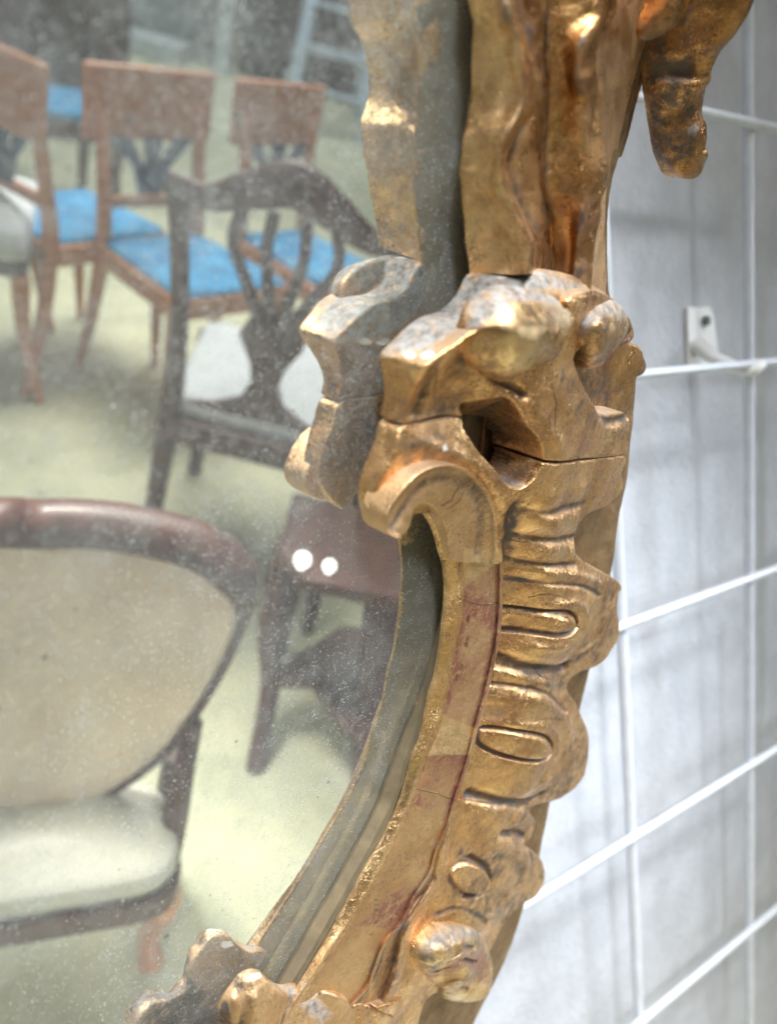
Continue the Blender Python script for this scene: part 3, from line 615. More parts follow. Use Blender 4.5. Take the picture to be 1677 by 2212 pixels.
UP_OUT = [(1011, 592, .0135), (985, 640, .0135), (954, 669, .0135), (915, 683, .0135), (885, 701, .0135), (850, 735, .0135), (823, 764, .0135), (824, 790, .0135), (831, 830, .0135), (830, 865, .0135), (825, 901, .0135), (905, 900, .020), (996, 897, .0245),
          (1035, 940, .030), (1058, 1001, .033), (1080, 987, .037), (1150, 994, .040), (1250, 991, .035), (1352, 981, .025), (1358, 935, .0245), (1359, 896, .0265), (1329, 893, .029), (1292, 896, .032), (1260, 854, .0345), (1236, 805, .037), (1238, 760, .039), (1300, 735, .034), (1340, 712, .030), (1322, 655, .026), (1297, 627, .026), (1250, 601, .028), (1197, 586, .028), (1147, 584, .028), (1080, 590, .020)]
LO_OUT = [(826, 909, .0135), (812, 954, .0135), (790, 1007, .0135), (777, 1049, .0135), (780, 1086, .0135), (798, 1118, .0135), (835, 1148, .0150), (862, 1140, .018), (880, 1112, .018), (905, 1100, .0145), (940, 1120, .0145), (975, 1190, .0145), (990, 1300, .0145), (965, 1450, .0145), (935, 1590, .0145), (855, 1790, .0145), (745, 2000, .0145), (655, 2130, .0145), (560, 2280, .0145), (480, 2430, .0145), (840, 2430, .018), (885, 2300, .018),
          (901, 2200, .018), (925, 2145, .018), (1000, 2120, .018), (1058, 2053, .017), (1083, 2003, .017), (1120, 1957, .016), (1157, 1936, .0155), (1176, 1893, .0155), (1163, 1850, .0155), (1128, 1822, .0165), (1144, 1807, .016), (1157, 1776, .016), (1138, 1742, .0165), (1206, 1728, .016), (1253, 1690, .0155), (1266, 1655, .0155), (1269, 1591, .016), (1260, 1560, .016), (1239, 1517, .017), (1223, 1486, .018), (1250, 1454, .0175), (1297, 1433, .017), (1329, 1386, .0165), (1335, 1349, .0165), (1329, 1317, .017), (1330, 1287, .017), (1339, 1264, .017), (1313, 1243, .019), (1276, 1222, .022), (1244, 1201, .025), (1236, 1174, .026), (1244, 1137, .026), (1252, 1125, .026), (1271, 1109, .026), (1313, 1089, .022), (1342, 1059, .019), (1346, 1020, .022), (1351, 987, .0245),
          (1250, 997, .035), (1150, 1001, .040), (1082, 992, .037), (1061, 1008, .033), (1037, 945, .030), (998, 902, .0245), (905, 905, .020)]
CRK = uvc([(800, 905, .0135), (826, 905, .0135), (905, 902, .020), (997, 899, .0245), (1036, 942, .030), (1060, 1004, .033), (1081, 989, .037), (1150, 997, .040), (1250, 994, .035), (1351, 984, .0245), (1380, 984, .02)], sub=1)
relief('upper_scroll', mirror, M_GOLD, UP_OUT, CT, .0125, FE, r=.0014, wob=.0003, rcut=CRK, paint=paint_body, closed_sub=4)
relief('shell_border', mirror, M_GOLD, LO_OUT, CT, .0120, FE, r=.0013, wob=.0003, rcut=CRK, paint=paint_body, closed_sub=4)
# wall of the hollow behind the broken rim, with shade painted into its depth
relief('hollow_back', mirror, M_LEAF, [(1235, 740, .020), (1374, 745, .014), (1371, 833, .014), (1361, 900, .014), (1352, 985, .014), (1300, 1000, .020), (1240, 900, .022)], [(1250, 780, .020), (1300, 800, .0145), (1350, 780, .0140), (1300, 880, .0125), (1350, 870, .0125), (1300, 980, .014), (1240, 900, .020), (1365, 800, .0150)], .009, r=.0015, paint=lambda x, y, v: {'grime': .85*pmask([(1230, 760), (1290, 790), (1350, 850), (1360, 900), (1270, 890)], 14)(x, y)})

# head of the C scroll
HEAD = [(859, 1161), (840, 1157), (825, 1144), (820, 1122), (824, 1100), (843, 1063), (875, 1022), (912, 1001), (954, 996), (991, 1007), (1017, 1030), (1044, 1059), (1065, 1102), (1074, 1144), (1082, 1190), (1083, 1225), (1005, 1225), (994, 1201), (980, 1159), (959, 1120), (928, 1092), (901, 1098), (896, 1112), (893, 1128), (885, 1149), (874, 1158)]
HC = [(x, y, h+.0012) for x, y, h in [(859, 1150, .0275), (832, 1120, .0280), (870, 1060, .0292), (950, 1015, .0298), (1030, 1070, .0285), (1066, 1150, .0255), (1075, 1220, .0228), (1005, 1215, .0208), (985, 1160, .0225), (940, 1085, .0262), (895, 1090, .0268), (880, 1130, .0262), (965, 1050, .0282), (1030, 1180, .0225)]]
relief('scroll_head', mirror, M_MATT, HEAD, HC, .017, [ridge(HEAD[0:16], .0010, .0021, .028), ridge([(852, 1128), (868, 1100), (905, 1050), (960, 1030), (1020, 1065), (1045, 1130), (1050, 1200)], .0040, -.0014, .028), blob(858, 1140, .028, .003, .003, .0006)], hout=.0282, r=.0008, closed_sub=4, wob=.0002, step=.0006,
       paint=lambda x, y, v: {'hair': hairs(x, y, HAIR), 'pale': .8*pmask([(999, 1185), (1085, 1187), (1083, 1212), (1004, 1258)])(x, y)})

# big leaf tips curling over the top of the scroll
L1 = [(1022, 700), (1050, 655), (1090, 625), (1150, 618), (1205, 630), (1240, 664), (1228, 712), (1214, 738), (1196, 774), (1172, 790), (1142, 796), (1126, 820), (1112, 838), (1088, 829), (1050, 808), (1022, 784), (1010, 745)]
relief('leaf_tip', mirror, M_CLAW, L1, [(1026, 700, .0395), (1018, 750, .0385), (1030, 790, .0390), (1060, 660, .0420), (1100, 640, .0425), (1160, 636, .0425), (1215, 650, .0420), (1075, 710, .0470), (1130, 690, .0495), (1180, 690, .0495), (1075, 770, .0465), (1120, 750, .0515), (1160, 740, .0520), (1188, 765, .0470), (1112, 832, .0400), (1108, 805, .0460), (1228, 700, .0455), (1150, 785, .0465), (1060, 808, .0415), (1210, 735, .0460)], .031,
       [ridge([(1072, 680), (1068, 740), (1080, 800)], .0030, -.0020, .046), blob(1132, 788, .046, .005, .004, .0020), ridge([(1042, 690), (1030, 740), (1048, 795)], .0025, .0010, .042), ridge([(1150, 640), (1165, 690), (1205, 705)], .0022, -.0008, .048)], hout=.041, r=.0075, closed_sub=5, step=.0006,
       paint=lambda x, y, v: {'dust': .95*pmask([(1010, 600), (1250, 600), (1250, 668), (1180, 650), (1100, 652), (1060, 690), (1010, 720)], 12)(x, y)+.5*pmask([(1160, 640), (1240, 650), (1225, 720), (1180, 690)], 12)(x, y), 'pale': .65*pmask([(1085, 665), (1140, 655), (1190, 700), (1195, 770), (1120, 800), (1080, 770)], 14)(x, y), 'bole': .8*np.exp(-((x-1201)/9)**2-((y-770)/16)**2)})
L2 = [(1232, 730), (1238, 692), (1268, 662), (1316, 643), (1357, 664), (1383, 693), (1392, 724), (1380, 750), (1354, 752), (1332, 760), (1314, 776), (1296, 799), (1272, 801), (1255, 779), (1242, 754)]
relief('leaf_tip', mirror, M_CLAW, L2, [(1242, 725, .0400), (1262, 690, .0435), (1310, 665, .0410), (1350, 685, .0375), (1290, 710, .0475), (1330, 705, .0445), (1280, 765, .0455), (1310, 745, .0455), (1345, 735, .0400), (1380, 735, .0310), (1282, 796, .0380), (1384, 710, .0310), (1365, 690, .0345)], .027,
       [ridge([(1318, 775), (1345, 742), (1378, 726)], .0026, -.0024, .038), blob(1350, 742, .038, .0024, .0024, .0016), blob(1290, 790, .040, .003, .003, .0012)], hout=.0365, r=.0065, closed_sub=5, step=.0006,
       paint=lambda x, y, v: {'dust': .8*pmask([(1240, 690), (1270, 655), (1330, 640), (1370, 668), (1350, 690), (1300, 680), (1262, 720)], 12)(x, y), 'grime': .9*pmask([(1240, 690), (1320, 650), (1390, 690), (1392, 735), (1330, 715), (1280, 745), (1240, 750)], 16)(x, y), 'bole': pmask([(1305, 775), (1340, 735), (1385, 708), (1394, 745), (1350, 760), (1300, 800)], 6)(x, y)})
relief('leaf_fold', mirror, M_GOLD, [(1190, 640, .036), (1250, 622, .036), (1300, 636, .032), (1318, 650, .032), (1276, 668, .036), (1246, 694, .038), (1236, 730, .038), (1222, 742, .038), (1215, 715, .040), (1218, 672, .040)], [(1210, 650, .0445), (1260, 640, .0430), (1230, 700, .0455), (1300, 645, .0385), (1228, 735, .0430)], .032, r=.003)
relief('edge_nub', mirror, M_BACK, [(1365, 765), (1380, 768), (1387, 785), (1383, 803), (1370, 812), (1360, 800)], None, .004, Hfun=lambda a, b: .0125+0*a, hout=.009, r=.003)

# --- the upright strap above the scroll
SS = [(1013, -200, .0128), (1013, 0, .0128), (1020, 56, .0128), (1020, 140, .0128), (1012, 235, .0125), (998, 314, .0122), (994, 364, .0122), (998, 448, .0122), (1006, 521, .0125), (1013, 595, .0128)]
CR = [(1075, -200, .0355), (1093, 0, .0355), (1099, 34, .0358), (1118, 73, .0365), (1127, 129, .0368), (1132, 185, .0375), (1126, 235, .0375), (1099, 286, .0360), (1083, 342, .0345), (1093, 404, .0350), (1115, 460, .0375), (1135, 504, .0395), (1144, 538, .0405), (1143, 595, .0400)]
CT2 = rail([p for p in CONTACT if p[1] <= 700])
mid = lambda t, dh=0: rail([(np.interp(y, [p[1] for p in SS], [p[0] for p in SS])*(1-t)+np.interp(y, [p[1] for p in CR], [p[0] for p in CR])*t, y, np.interp(y, [p[1] for p in SS], [p[2] for p in SS])*(1-t)+np.interp(y, [p[1] for p in CR], [p[2] for p in CR])*t+dh) for y in np.arange(-200, 601, 25)])
loft('strap', mirror, M_STRAP, [rail(sh(SS, 26, -.010)), rail(sh(SS, 5, -.0022)), rail(SS), rail(sh(SS, 5, .0014)), mid(.35, -.0006), mid(.7, -.0004), rail(sh(CR, -8, -.0003)), rail(CR), rail(sh(CR, 1, -.003)), rail(sh(CR, 20, -.014)), rail(sh(CR, 60, -.030))], -190, 592, sub=6, wob=.0008,
     bumps=[(1095, 30, 14, 30, 0, .0012), (1095, 190, 16, 40, .2, -.0012), (1110, 130, 10, 40, 0, .0016), (1070, 290, 22, 24, .6, .0014), (1034, 395, 5, 14, -.2, .0016), (1050, 440, 6, 30, -.35, -.0018), (1075, 420, 9, 40, -.3, .0016), (1100, 500, 12, 30, -.3, .0015), (1060, 520, 14, 16, 0, -.0012), (1030, 500, 10, 26, 0, .0010), (1120, 560, 14, 14, 0, .0012), (1040, 560, 10, 10, 0, .0008), (1028, 80, 6, 60, 0, .0008)])

# --- folded leaf behind the strap
RD = [(1330, -200), (1331, 0), (1325, 34), (1297, 78), (1283, 146), (1286, 186), (1300, 213), (1297, 258), (1306, 336), (1309, 392), (1297, 426), (1296, 476), (1284, 521), (1279, 560), (1275, 640)]
RDh = [(x, y, .031) for x, y in RD]
VN = [(1180, -200, .020), (1180, 0, .0200), (1177, 90, .0200), (1180, 180, .0205), (1175, 300, .0200), (1172, 400, .0205), (1186, 470, .0205), (1190, 640, .0205)]
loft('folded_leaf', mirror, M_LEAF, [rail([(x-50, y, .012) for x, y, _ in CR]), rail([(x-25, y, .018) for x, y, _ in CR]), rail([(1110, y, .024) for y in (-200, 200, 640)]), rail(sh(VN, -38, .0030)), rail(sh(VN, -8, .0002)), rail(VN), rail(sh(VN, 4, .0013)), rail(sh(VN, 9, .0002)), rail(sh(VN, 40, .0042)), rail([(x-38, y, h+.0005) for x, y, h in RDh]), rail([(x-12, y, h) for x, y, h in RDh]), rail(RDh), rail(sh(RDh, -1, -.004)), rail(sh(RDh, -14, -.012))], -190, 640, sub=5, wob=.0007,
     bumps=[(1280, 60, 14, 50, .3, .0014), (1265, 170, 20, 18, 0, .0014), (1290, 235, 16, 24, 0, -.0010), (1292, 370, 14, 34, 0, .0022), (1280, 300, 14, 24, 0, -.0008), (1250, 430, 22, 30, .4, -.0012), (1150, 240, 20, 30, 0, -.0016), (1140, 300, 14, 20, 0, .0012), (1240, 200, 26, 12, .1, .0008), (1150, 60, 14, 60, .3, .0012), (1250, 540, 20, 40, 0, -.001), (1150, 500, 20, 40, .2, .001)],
     paint=lambda x, y: {'grime': np.clip(np.exp(-((x-1178)/9)**2)*.8+sstep(-(x-rail(CR)(y)[0]), -48, -6)*.95+sstep(y, 540, 600)*.8, 0, 1), 'cav': np.clip(sstep(-(x-rail(CR)(y)[0]), -40, -4), 0, 1)})  # shade painted into the channel beside the strap; vein and foot darkened too
# --- plain outer flank of the frame
FL = [(1255, 640, .016), (1262, 450, .016), (1270, 300, .016), (1262, 150, .016), (1275, 0, .016), (1280, -200, .016), (1420, -200, .010), (1418, 0, .010), (1404, 73, .010), (1387, 106, .010), (1359, 207, .010), (1339, 320, .010), (1326, 322, .010), (1309, 392, .010), (1303, 504, .010), (1308, 640, .010)]
relief('outer_flank', mirror, M_MATT, FL, [(1290, 0, .023), (1400, 0, .0125), (1280, 200, .022), (1350, 200, .012), (1285, 400, .021), (1302, 400, .013), (1270, 600, .020), (1300, 600, .0125), (1300, -200, .023), (1410, -200, .0125)], .003, r=.0015, closed_sub=3, wob=.0002)
relief('outer_flank', mirror, M_BACK, [(1300, -200, .004), (1430, -200, .004), (1425, 0, .004), (1408, 75, .004), (1372, 207, .004), (1340, 328, .004), (1330, 331, .004), (1300, 250, .004)], [(1330, 0, .0075), (1420, 0, .0065), (1345, 300, .006), (1320, 250, .007)], -.004, r=.0012, closed_sub=3, wob=.0002)

# --- hanging leaf end at the top right, and the knuckle over it
DR = [(1500, -120, .012), (1665, -120, .012), (1640, -20, .012), (1627, 0, .0125), (1580, 50, .0165), (1541, 100, .021), (1522, 170, .024), (1514, 240, .0245), (1514, 310, .0235), (1520, 345, .0220), (1517, 370, .0205), (1500, 384, .0185), (1475, 387, .0160), (1452, 380, .0130), (1434, 362, .0110), (1417, 322, .0105), (1405, 250, .0105), (1395, 175, .0105), (1388, 105, .0105), (1395, 30, .0105), (1420, -120, .0105)]
def paint_dr(x, y, v):
    return {'grime': .95*pmask([(1385, 60), (1500, 0), (1497, 200), (1508, 300), (1500, 340), (1410, 380)], 8)(x, y), 'dust': .9*pmask([(1482, 278), (1500, 268), (1510, 275), (1500, 294), (1486, 294)], 2)(x, y)}  # left face painted darker, standing in for the dark it reflects
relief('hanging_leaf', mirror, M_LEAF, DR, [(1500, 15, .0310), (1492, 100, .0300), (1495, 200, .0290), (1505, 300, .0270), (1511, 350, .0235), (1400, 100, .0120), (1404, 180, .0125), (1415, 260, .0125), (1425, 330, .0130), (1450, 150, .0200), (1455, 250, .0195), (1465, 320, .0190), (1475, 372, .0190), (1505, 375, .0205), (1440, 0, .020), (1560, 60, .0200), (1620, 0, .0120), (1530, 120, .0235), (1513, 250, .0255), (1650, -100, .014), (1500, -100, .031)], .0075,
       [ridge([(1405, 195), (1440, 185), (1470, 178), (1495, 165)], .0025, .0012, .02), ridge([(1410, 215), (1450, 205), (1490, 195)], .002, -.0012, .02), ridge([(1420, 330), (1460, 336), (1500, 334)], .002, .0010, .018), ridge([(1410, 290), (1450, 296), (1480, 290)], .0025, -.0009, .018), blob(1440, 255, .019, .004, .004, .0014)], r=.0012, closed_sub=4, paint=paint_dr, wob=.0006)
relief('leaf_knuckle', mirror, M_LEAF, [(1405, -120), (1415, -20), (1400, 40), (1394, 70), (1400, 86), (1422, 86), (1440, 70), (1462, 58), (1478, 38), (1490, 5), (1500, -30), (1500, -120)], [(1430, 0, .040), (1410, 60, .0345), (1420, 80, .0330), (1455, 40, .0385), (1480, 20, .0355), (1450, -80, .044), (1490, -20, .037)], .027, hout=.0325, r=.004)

# --- claw-like leaf end low on the right
CL = [(890, 2071), (905, 2036), (945, 2000), (997, 1993), (1040, 2014), (1058, 2058), (1057, 2102), (1046, 2145), (1017, 2163), (974, 2167), (953, 2149), (946, 2128), (925, 2118), (905, 2096)]
relief('leaf_claw', mirror, M_CLAW, CL, [(893, 2070, .0235), (925, 2025, .0275), (955, 2005, .0275), (1000, 1998, .0270), (1040, 2020, .0255), (1000, 2030, .0350), (955, 2045, .0345), (1035, 2050, .0300), (925, 2075, .0310), (1050, 2085, .0270), (1000, 2065, .0370), (960, 2085, .0360), (1015, 2100, .0360), (990, 2125, .0350), (1035, 2130, .0285), (1005, 2158, .0260), (965, 2158, .0265), (932, 2108, .0275)], .0175,
       [ridge([(955, 2108), (975, 2084), (1005, 2076), (1036, 2088)], .0018, -.0030, .035), ridge([(968, 2070), (1000, 2052), (1034, 2058)], .0014, -.0018, .036), ridge([(962, 2140), (978, 2118), (1010, 2112), (1036, 2128)], .0020, .0020, .034), ridge([(975, 2152), (995, 2138), (1020, 2146)], .0018, -.0016, .031)], hout=.0235, r=.0060, closed_sub=5, step=.0006,
       paint=lambda x, y, v: {'bole': np.clip(.9*pmask([(965, 2078), (1050, 2045), (1062, 2130), (1035, 2120), (1010, 2085), (955, 2112)], 7)(x, y), 0, 1), 'grime': .8*pmask([(890, 2075), (950, 2000), (1040, 2005), (1050, 2050), (970, 2065), (940, 2110)], 14)(x, y), 'dust': .55*pmask([(900, 2050), (950, 1995), (1035, 2003), (1030, 2025), (960, 2035), (925, 2070)], 12)(x, y)})
# --- acanthus at the foot
AC = [(634, 2134, .0160), (613, 2137, .0160), (590, 2126, .0165), (572, 2109, .0168), (550, 2107, .0168), (528, 2118, .0168), (508, 2142, .0165), (490, 2164, .0160), (478, 2188, .0155), (482, 2208, .015), (470, 2228, .015), (436, 2244, .014), (398, 2256, .014), (368, 2285, .014), (352, 2320, .014), (356, 2350, .014), (330, 2380, .014), (300, 2430, .014), (800, 2430, .018), (835, 2300, .019), (812, 2200, .0205), (757, 2172, .0215), (742, 2150, .0215), (718, 2140, .0205), (694, 2134, .0190), (660, 2134, .0165)]
relief('acanthus_leaf', mirror, M_MATT, AC, [(555, 2120, .0180), (545, 2160, .0225), (600, 2175, .0225), (640, 2150, .0195), (676, 2130, .0185), (700, 2135, .0215), (720, 2180, .0250), (560, 2250, .0260), (490, 2250, .0200), (650, 2300, .0270), (760, 2300, .0260), (735, 2130, .0235), (520, 2150, .0190), (500, 2300, .025), (420, 2300, .021), (380, 2400, .021), (800, 2220, .023)], .0115,
       [ridge([(640, 2165), (600, 2230), (580, 2300)], .004, -.0022, .023), ridge([(560, 2125), (540, 2200), (560, 2300)], .005, .0016, .023), ridge([(500, 2160), (490, 2230), (420, 2320)], .0028, -.0030, .021), ridge([(540, 2150), (525, 2240), (450, 2370)], .0030, -.0030, .024), ridge([(475, 2205), (430, 2260), (370, 2330)], .0022, .0016, .019), blob(642, 2148, .020, .004, .003, .0006)], r=.0022, closed_sub=4, wob=.0005,
       paint=lambda x, y, v: {'grime': np.clip(sum(np.exp(-((x-a)**2+(y-b)**2)/c_**2) for a, b, c_ in ((652, 2149, 7), (440, 2290, 70), (470, 2230, 30), (678, 2172, 8), (553, 2203, 5), (690, 2146, 4), (740, 2118, 4))), 0, 1)*2, 'gesso': pmask([(540, 2104), (560, 2101), (566, 2110), (548, 2118), (538, 2114)], 1.5)(x, y), 'dust': .8*pmask([(585, 2125), (655, 2130), (720, 2190), (690, 2215), (640, 2160)], 9)(x, y)})  # small dirt pits; left flutes painted darker for their shaded side
relief('acanthus_leaf', mirror, M_GOLD, [(752, 2166), (800, 2158), (838, 2150), (862, 2160), (872, 2200), (860, 2300), (760, 2300), (748, 2220)], [(770, 2180, .024), (820, 2175, .0265), (860, 2190, .023), (800, 2250, .026), (850, 2280, .022)], .017, [crackle([(760, 2150), (800, 2175), (832, 2190), (850, 2200)], .0005, .003, .025), ridge([(790, 2160), (800, 2220), (800, 2290)], .004, -.0015, .025)], hout=.020, r=.002)

# wood flakes lying in the rebate
for k, (x, y, a) in enumerate([(900, 1519, .3), (904, 1526, 1.2), (672, 2082, .5), (660, 2098, 1.4), (650, 2104, .1), (680, 2070, 2.1)]):
    p = W3(x, y, .003)[()] if False else W3(np.array([x]), np.array([y]), np.array([.0035]))[0]
    ca, sa = math.cos(a), math.sin(a); L_, w_ = .0016, .0005; vs = []
    for i in range(5):
        t = i/4*2-1
        for s in (-1, 1):
            for q in (0, 1):
                a_, b_ = t*L_, s*w_*(1.1-t*t)
                vs.append(p+U*(a_*ca-b_*sa)+V*(a_*sa+b_*ca)+N*(.0004*t*t+.0003*q))
    fc = []
    for i in range(4):
        o_ = i*4; fc += [(o_, o_+2, o_+6, o_+4), (o_+1, o_+5, o_+7, o_+3), (o_, o_+4, o_+5, o_+1), (o_+2, o_+3, o_+7, o_+6)]
    fc += [(0, 1, 3, 2), (16, 18, 19, 17)]
    ob = mesh_obj('wood_flake', np.array(vs), fc, M_RUST, None, False)
    ctr = Vector(tuple(np.mean(vs, 0))); ob.data.transform(Matrix.Translation(-ctr)); ob.location = ctr
    meta(ob, ['tiny wood flake halfway down the gap beside the glass, upper of two', 'tiny wood flake halfway down the gap beside the glass, lower of two', 'splinter in the gap above the bottom acanthus leaf, lower right of four', 'splinter in the gap above the bottom acanthus leaf, third from the top', 'splinter in the gap above the bottom acanthus leaf, lowest and leftmost of four', 'splinter in the gap above the bottom acanthus leaf, topmost of four'][k], 'wood flake', ['flakes halfway down the gap', 'flakes at the bottom of the gap'][k > 1])

# ================================================================== THE WALL AND ITS WIRE GRID
def onw(x, y, d):
    """photo point -> grid coordinates (a along, b up) on the plane d behind the grid"""
    r = ray(x, y); t = ((G0-nw*d-C)@nw)/(r@nw); q = C+r*t-G0
    M2 = np.array([[uw@uw, uw@vw], [uw@vw, vw@vw]]); return np.linalg.solve(M2, np.array([q@uw, q@vw]))
def WP(a, b, d=0.): return G0+uw*a+vw*b-nw*d
wq = [WP(a, b, WD) for a, b in ((-1.3, -1.0), (2.6, -1.0), (2.6, 1.6), (-1.3, 1.6))]
wq2 = [p-nw*.05 for p in wq]
wl = mesh_obj('wall', wq+wq2, [(0, 1, 2, 3), (7, 6, 5, 4), (0, 4, 5, 1), (1, 5, 6, 2), (2, 6, 7, 3), (3, 7, 4, 0)], M_WALL, None, False)
wl['kind'] = 'structure'

def tube_mesh(pts, rad, seg=10, flat=None):
    pts = np.array(pts, float); n = len(pts); rad = np.broadcast_to(rad, n); V_ = []; Fc = []
    T = np.gradient(pts, axis=0); T /= np.linalg.norm(T, axis=1, keepdims=True)
    ref = np.array([0, 0, 1.]) if abs(T[0][2]) < .9 else np.array([1., 0, 0]); A = nz(np.cross(T[0], ref))
    for i in range(n):
        A = nz(A-T[i]*(A@T[i])); B = np.cross(T[i], A)
        for k in range(seg):
            a = 2*math.pi*k/seg; V_.append(pts[i]+(A*math.cos(a)*(flat or 1)+B*math.sin(a))*rad[i])
    for i in range(n-1):
        for k in range(seg):
            k2 = (k+1) % seg; Fc.append((i*seg+k, i*seg+k2, (i+1)*seg+k2, (i+1)*seg+k))
    Fc.append(tuple(range(seg))[::-1]); Fc.append(tuple(range((n-1)*seg, n*seg)))
    return np.array(V_), Fc
grid = empty('wire_grid_panel', WP(.1, -.3), 'white wire grid panel with large square mesh standing off the wall', 'grid panel')
def wire(pts, rad, par=grid):
    v, f = tube_mesh(pts, rad); return mesh_obj('wire', v, f, M_WIRE, par, True, world=True, sharp=50)
yb = [onw(1617, y, 0)[1] for y in (270, 785, 1243, 1643, 1998)]
ax = [onw(1340, 1330, 0)[0], onw(1616, 1243, 0)[0]]; sx = ax[1]-ax[0]; sy = (yb[0]-yb[4])/4
RW = .0048
for k in range(0, 6):
    a = ax[0]+k*sx; b0, b1 = yb[4]-sy*2.5, yb[0]+sy*2.5
    wire([WP(a, b0+(b1-b0)*t) for t in np.linspace(0, 1, 5)], RW)
for k in range(-2, 7):
    b = yb[0]-k*sy+(yb[k]-(yb[0]-k*sy) if 0 <= k < 5 else 0)
    a0, a1 = ax[0]-sx*1.9, ax[0]+sx*5.5
    wire([WP(a0+(a1-a0)*t, b, -.0055) for t in np.linspace(0, 1, 5)], RW*.85)
# stand-off bracket that carries the grid
br = empty('wall_bracket', WP(*onw(1500, 740, WD), WD), 'white plastic stand-off bracket screwed to the wall behind the wire joint', 'bracket')
a0, b0 = onw(1518, 710, WD-.004); aj, bj = onw(1612, 792, 0)
def slab(name, pts, d0, d1, mat, par):
    n = len(pts); vs = [WP(a, b, d0) for a, b in pts]+[WP(a, b, d1) for a, b in pts]
    o = mesh_obj(name, vs, [tuple(range(n)), tuple(range(2*n-1, n-1, -1))]+[(i, i+n, (i+1) % n+n, (i+1) % n) for i in range(n)], mat, par, False, world=True)
    bv = o.modifiers.new('bevel', 'BEVEL'); bv.width = .0012; bv.segments = 2; return o
p0 = onw(1484, 668, WD-.004); p1 = onw(1545, 775, WD-.004)
slab('flange', [(p0[0], p1[1]-.006), (p1[0]+.004, p1[1]-.006), (p1[0]+.004, p1[1]+.012), (p1[0]-.002, p0[1]-.006), (p1[0]-.008, p0[1]+.002), (p0[0], p0[1]+.002)], WD-.004, WD-.0002, M_CLIP, br)
hp = WP(*onw(1523, 693, WD-.005), WD-.006); v, f = tube_mesh([hp+nw*.0015, hp-nw*.003], [.0048, .0048], 16); mesh_obj('screw', v, f, M_HOLE, br, True, world=True, sharp=50)
v, f = tube_mesh([WP(*onw(1505, 745, WD-.005), WD-.003), WP(*onw(1550, 775, WD/2), WD*.55), WP(aj-.002, bj-.002, .006)], [.0085, .006, .0055], 10, 1.3); mesh_obj('arm', v, f, M_CLIP, br, True, world=True)
v, f = tube_mesh([WP(aj-.012, bj-.004, .002), WP(aj-.004, bj-.003, -.008), WP(aj+.004, bj+.001, -.010), WP(aj+.010, bj+.003, .001)], [.004, .0062, .0062, .004], 10); mesh_obj('hook', v, f, M_CLIP, br, True, world=True)

M_GLINT = NT('lit_bulb').m; _b = M_GLINT.node_tree.nodes['Principled BSDF']; _b.inputs['Emission Color'].default_value = (1, 1, .97, 1); _b.inputs['Emission Strength'].default_value = 3.0  # emission for the added glints on the stand
# ================================================================== THE HALL IN FRONT OF THE MIRROR (seen in its glass)
fl = mesh_obj('floor', [(-3, -9, 0), (12, -9, 0), (12, 6, 0), (-3, 6, 0), (-3, -9, -.1), (12, -9, -.1), (12, 6, -.1), (-3, 6, -.1)], [(0, 1, 2, 3), (7, 6, 5, 4), (0, 4, 5, 1), (1, 5, 6, 2), (2, 6, 7, 3), (3, 7, 4, 0)], M_FLOOR, None, False); fl['kind'] = 'structure'

def bez(pts, sub=6): return curve(pts, False, sub)
def part(name, par, mat, pts, rad, seg=10, flat=None, bezier=True):
    p = np.array(pts, float); r = np.broadcast_to(np.array(rad, float), len(p))
    if bezier and len(p) > 2:
        q = bez([(*a, b) for a, b in zip(p, r)], 6); p, r = q[:, :3], np.maximum(q[:, 3], .002)
    v, f = tube_mesh(p, r, seg, flat); return mesh_obj(name, v, f, mat, par, True, sharp=70)
def plate(name, par, mat, outline, thick, axis=1, bevel=.006, crown=0.):
    """outline in 2 axes, given thickness along the third (axis 0, 1 or 2); optional crowned front"""
    o2 = [i for i in range(3) if i != axis]; n = len(outline); V_ = []
    for s in thick:
        for a, b in outline:
            p = [0, 0, 0]; p[o2[0]] = a; p[o2[1]] = b; p[axis] = s; V_.append(p)
    o = mesh_obj(name, V_, [tuple(range(n)), tuple(range(2*n-1, n-1, -1))]+[(i, i+n, (i+1) % n+n, (i+1) % n) for i in range(n)], mat, par, False)
    bv = o.modifiers.new('bevel', 'BEVEL'); bv.width = bevel; bv.segments = 3; bv.limit_method = 'ANGLE'; bv.angle_limit = .6
    o.data.polygons.foreach_set('use_smooth', [True]*len(o.data.polygons)); o.data.set_sharp_from_angle(angle=.9)
    return o
def cushion(name, par, mat, outline, z0, z1, dome=.02, rings=8):
    c_ = np.mean(outline, 0); n = len(outline); O_ = np.array(outline, float); V_ = []; Fc = []
    prof = [(1.0, z0), (1.02, z0+(z1-z0)*.4), (1.0, z1-.006), (.965, z1)]+[(.965*(1-k/rings), z1+dome*(1-(1-k/rings)**2)) for k in range(1, rings)]
    for s, z in prof:
        for p in O_: q = c_+(p-c_)*s; V_.append((q[0], q[1], z))
    m_ = len(prof)
    for j in range(m_-1):
        for i in range(n): Fc.append((j*n+i, j*n+(i+1) % n, (j+1)*n+(i+1) % n, (j+1)*n+i))
    V_.append((c_[0], c_[1], z1+dome)); 
    for i in range(n): Fc.append(((m_-1)*n+i, (m_-1)*n+(i+1) % n, len(V_)-1))
    Fc.append(tuple(range(n))[::-1]); return mesh_obj(name, V_, Fc, mat, par, True)
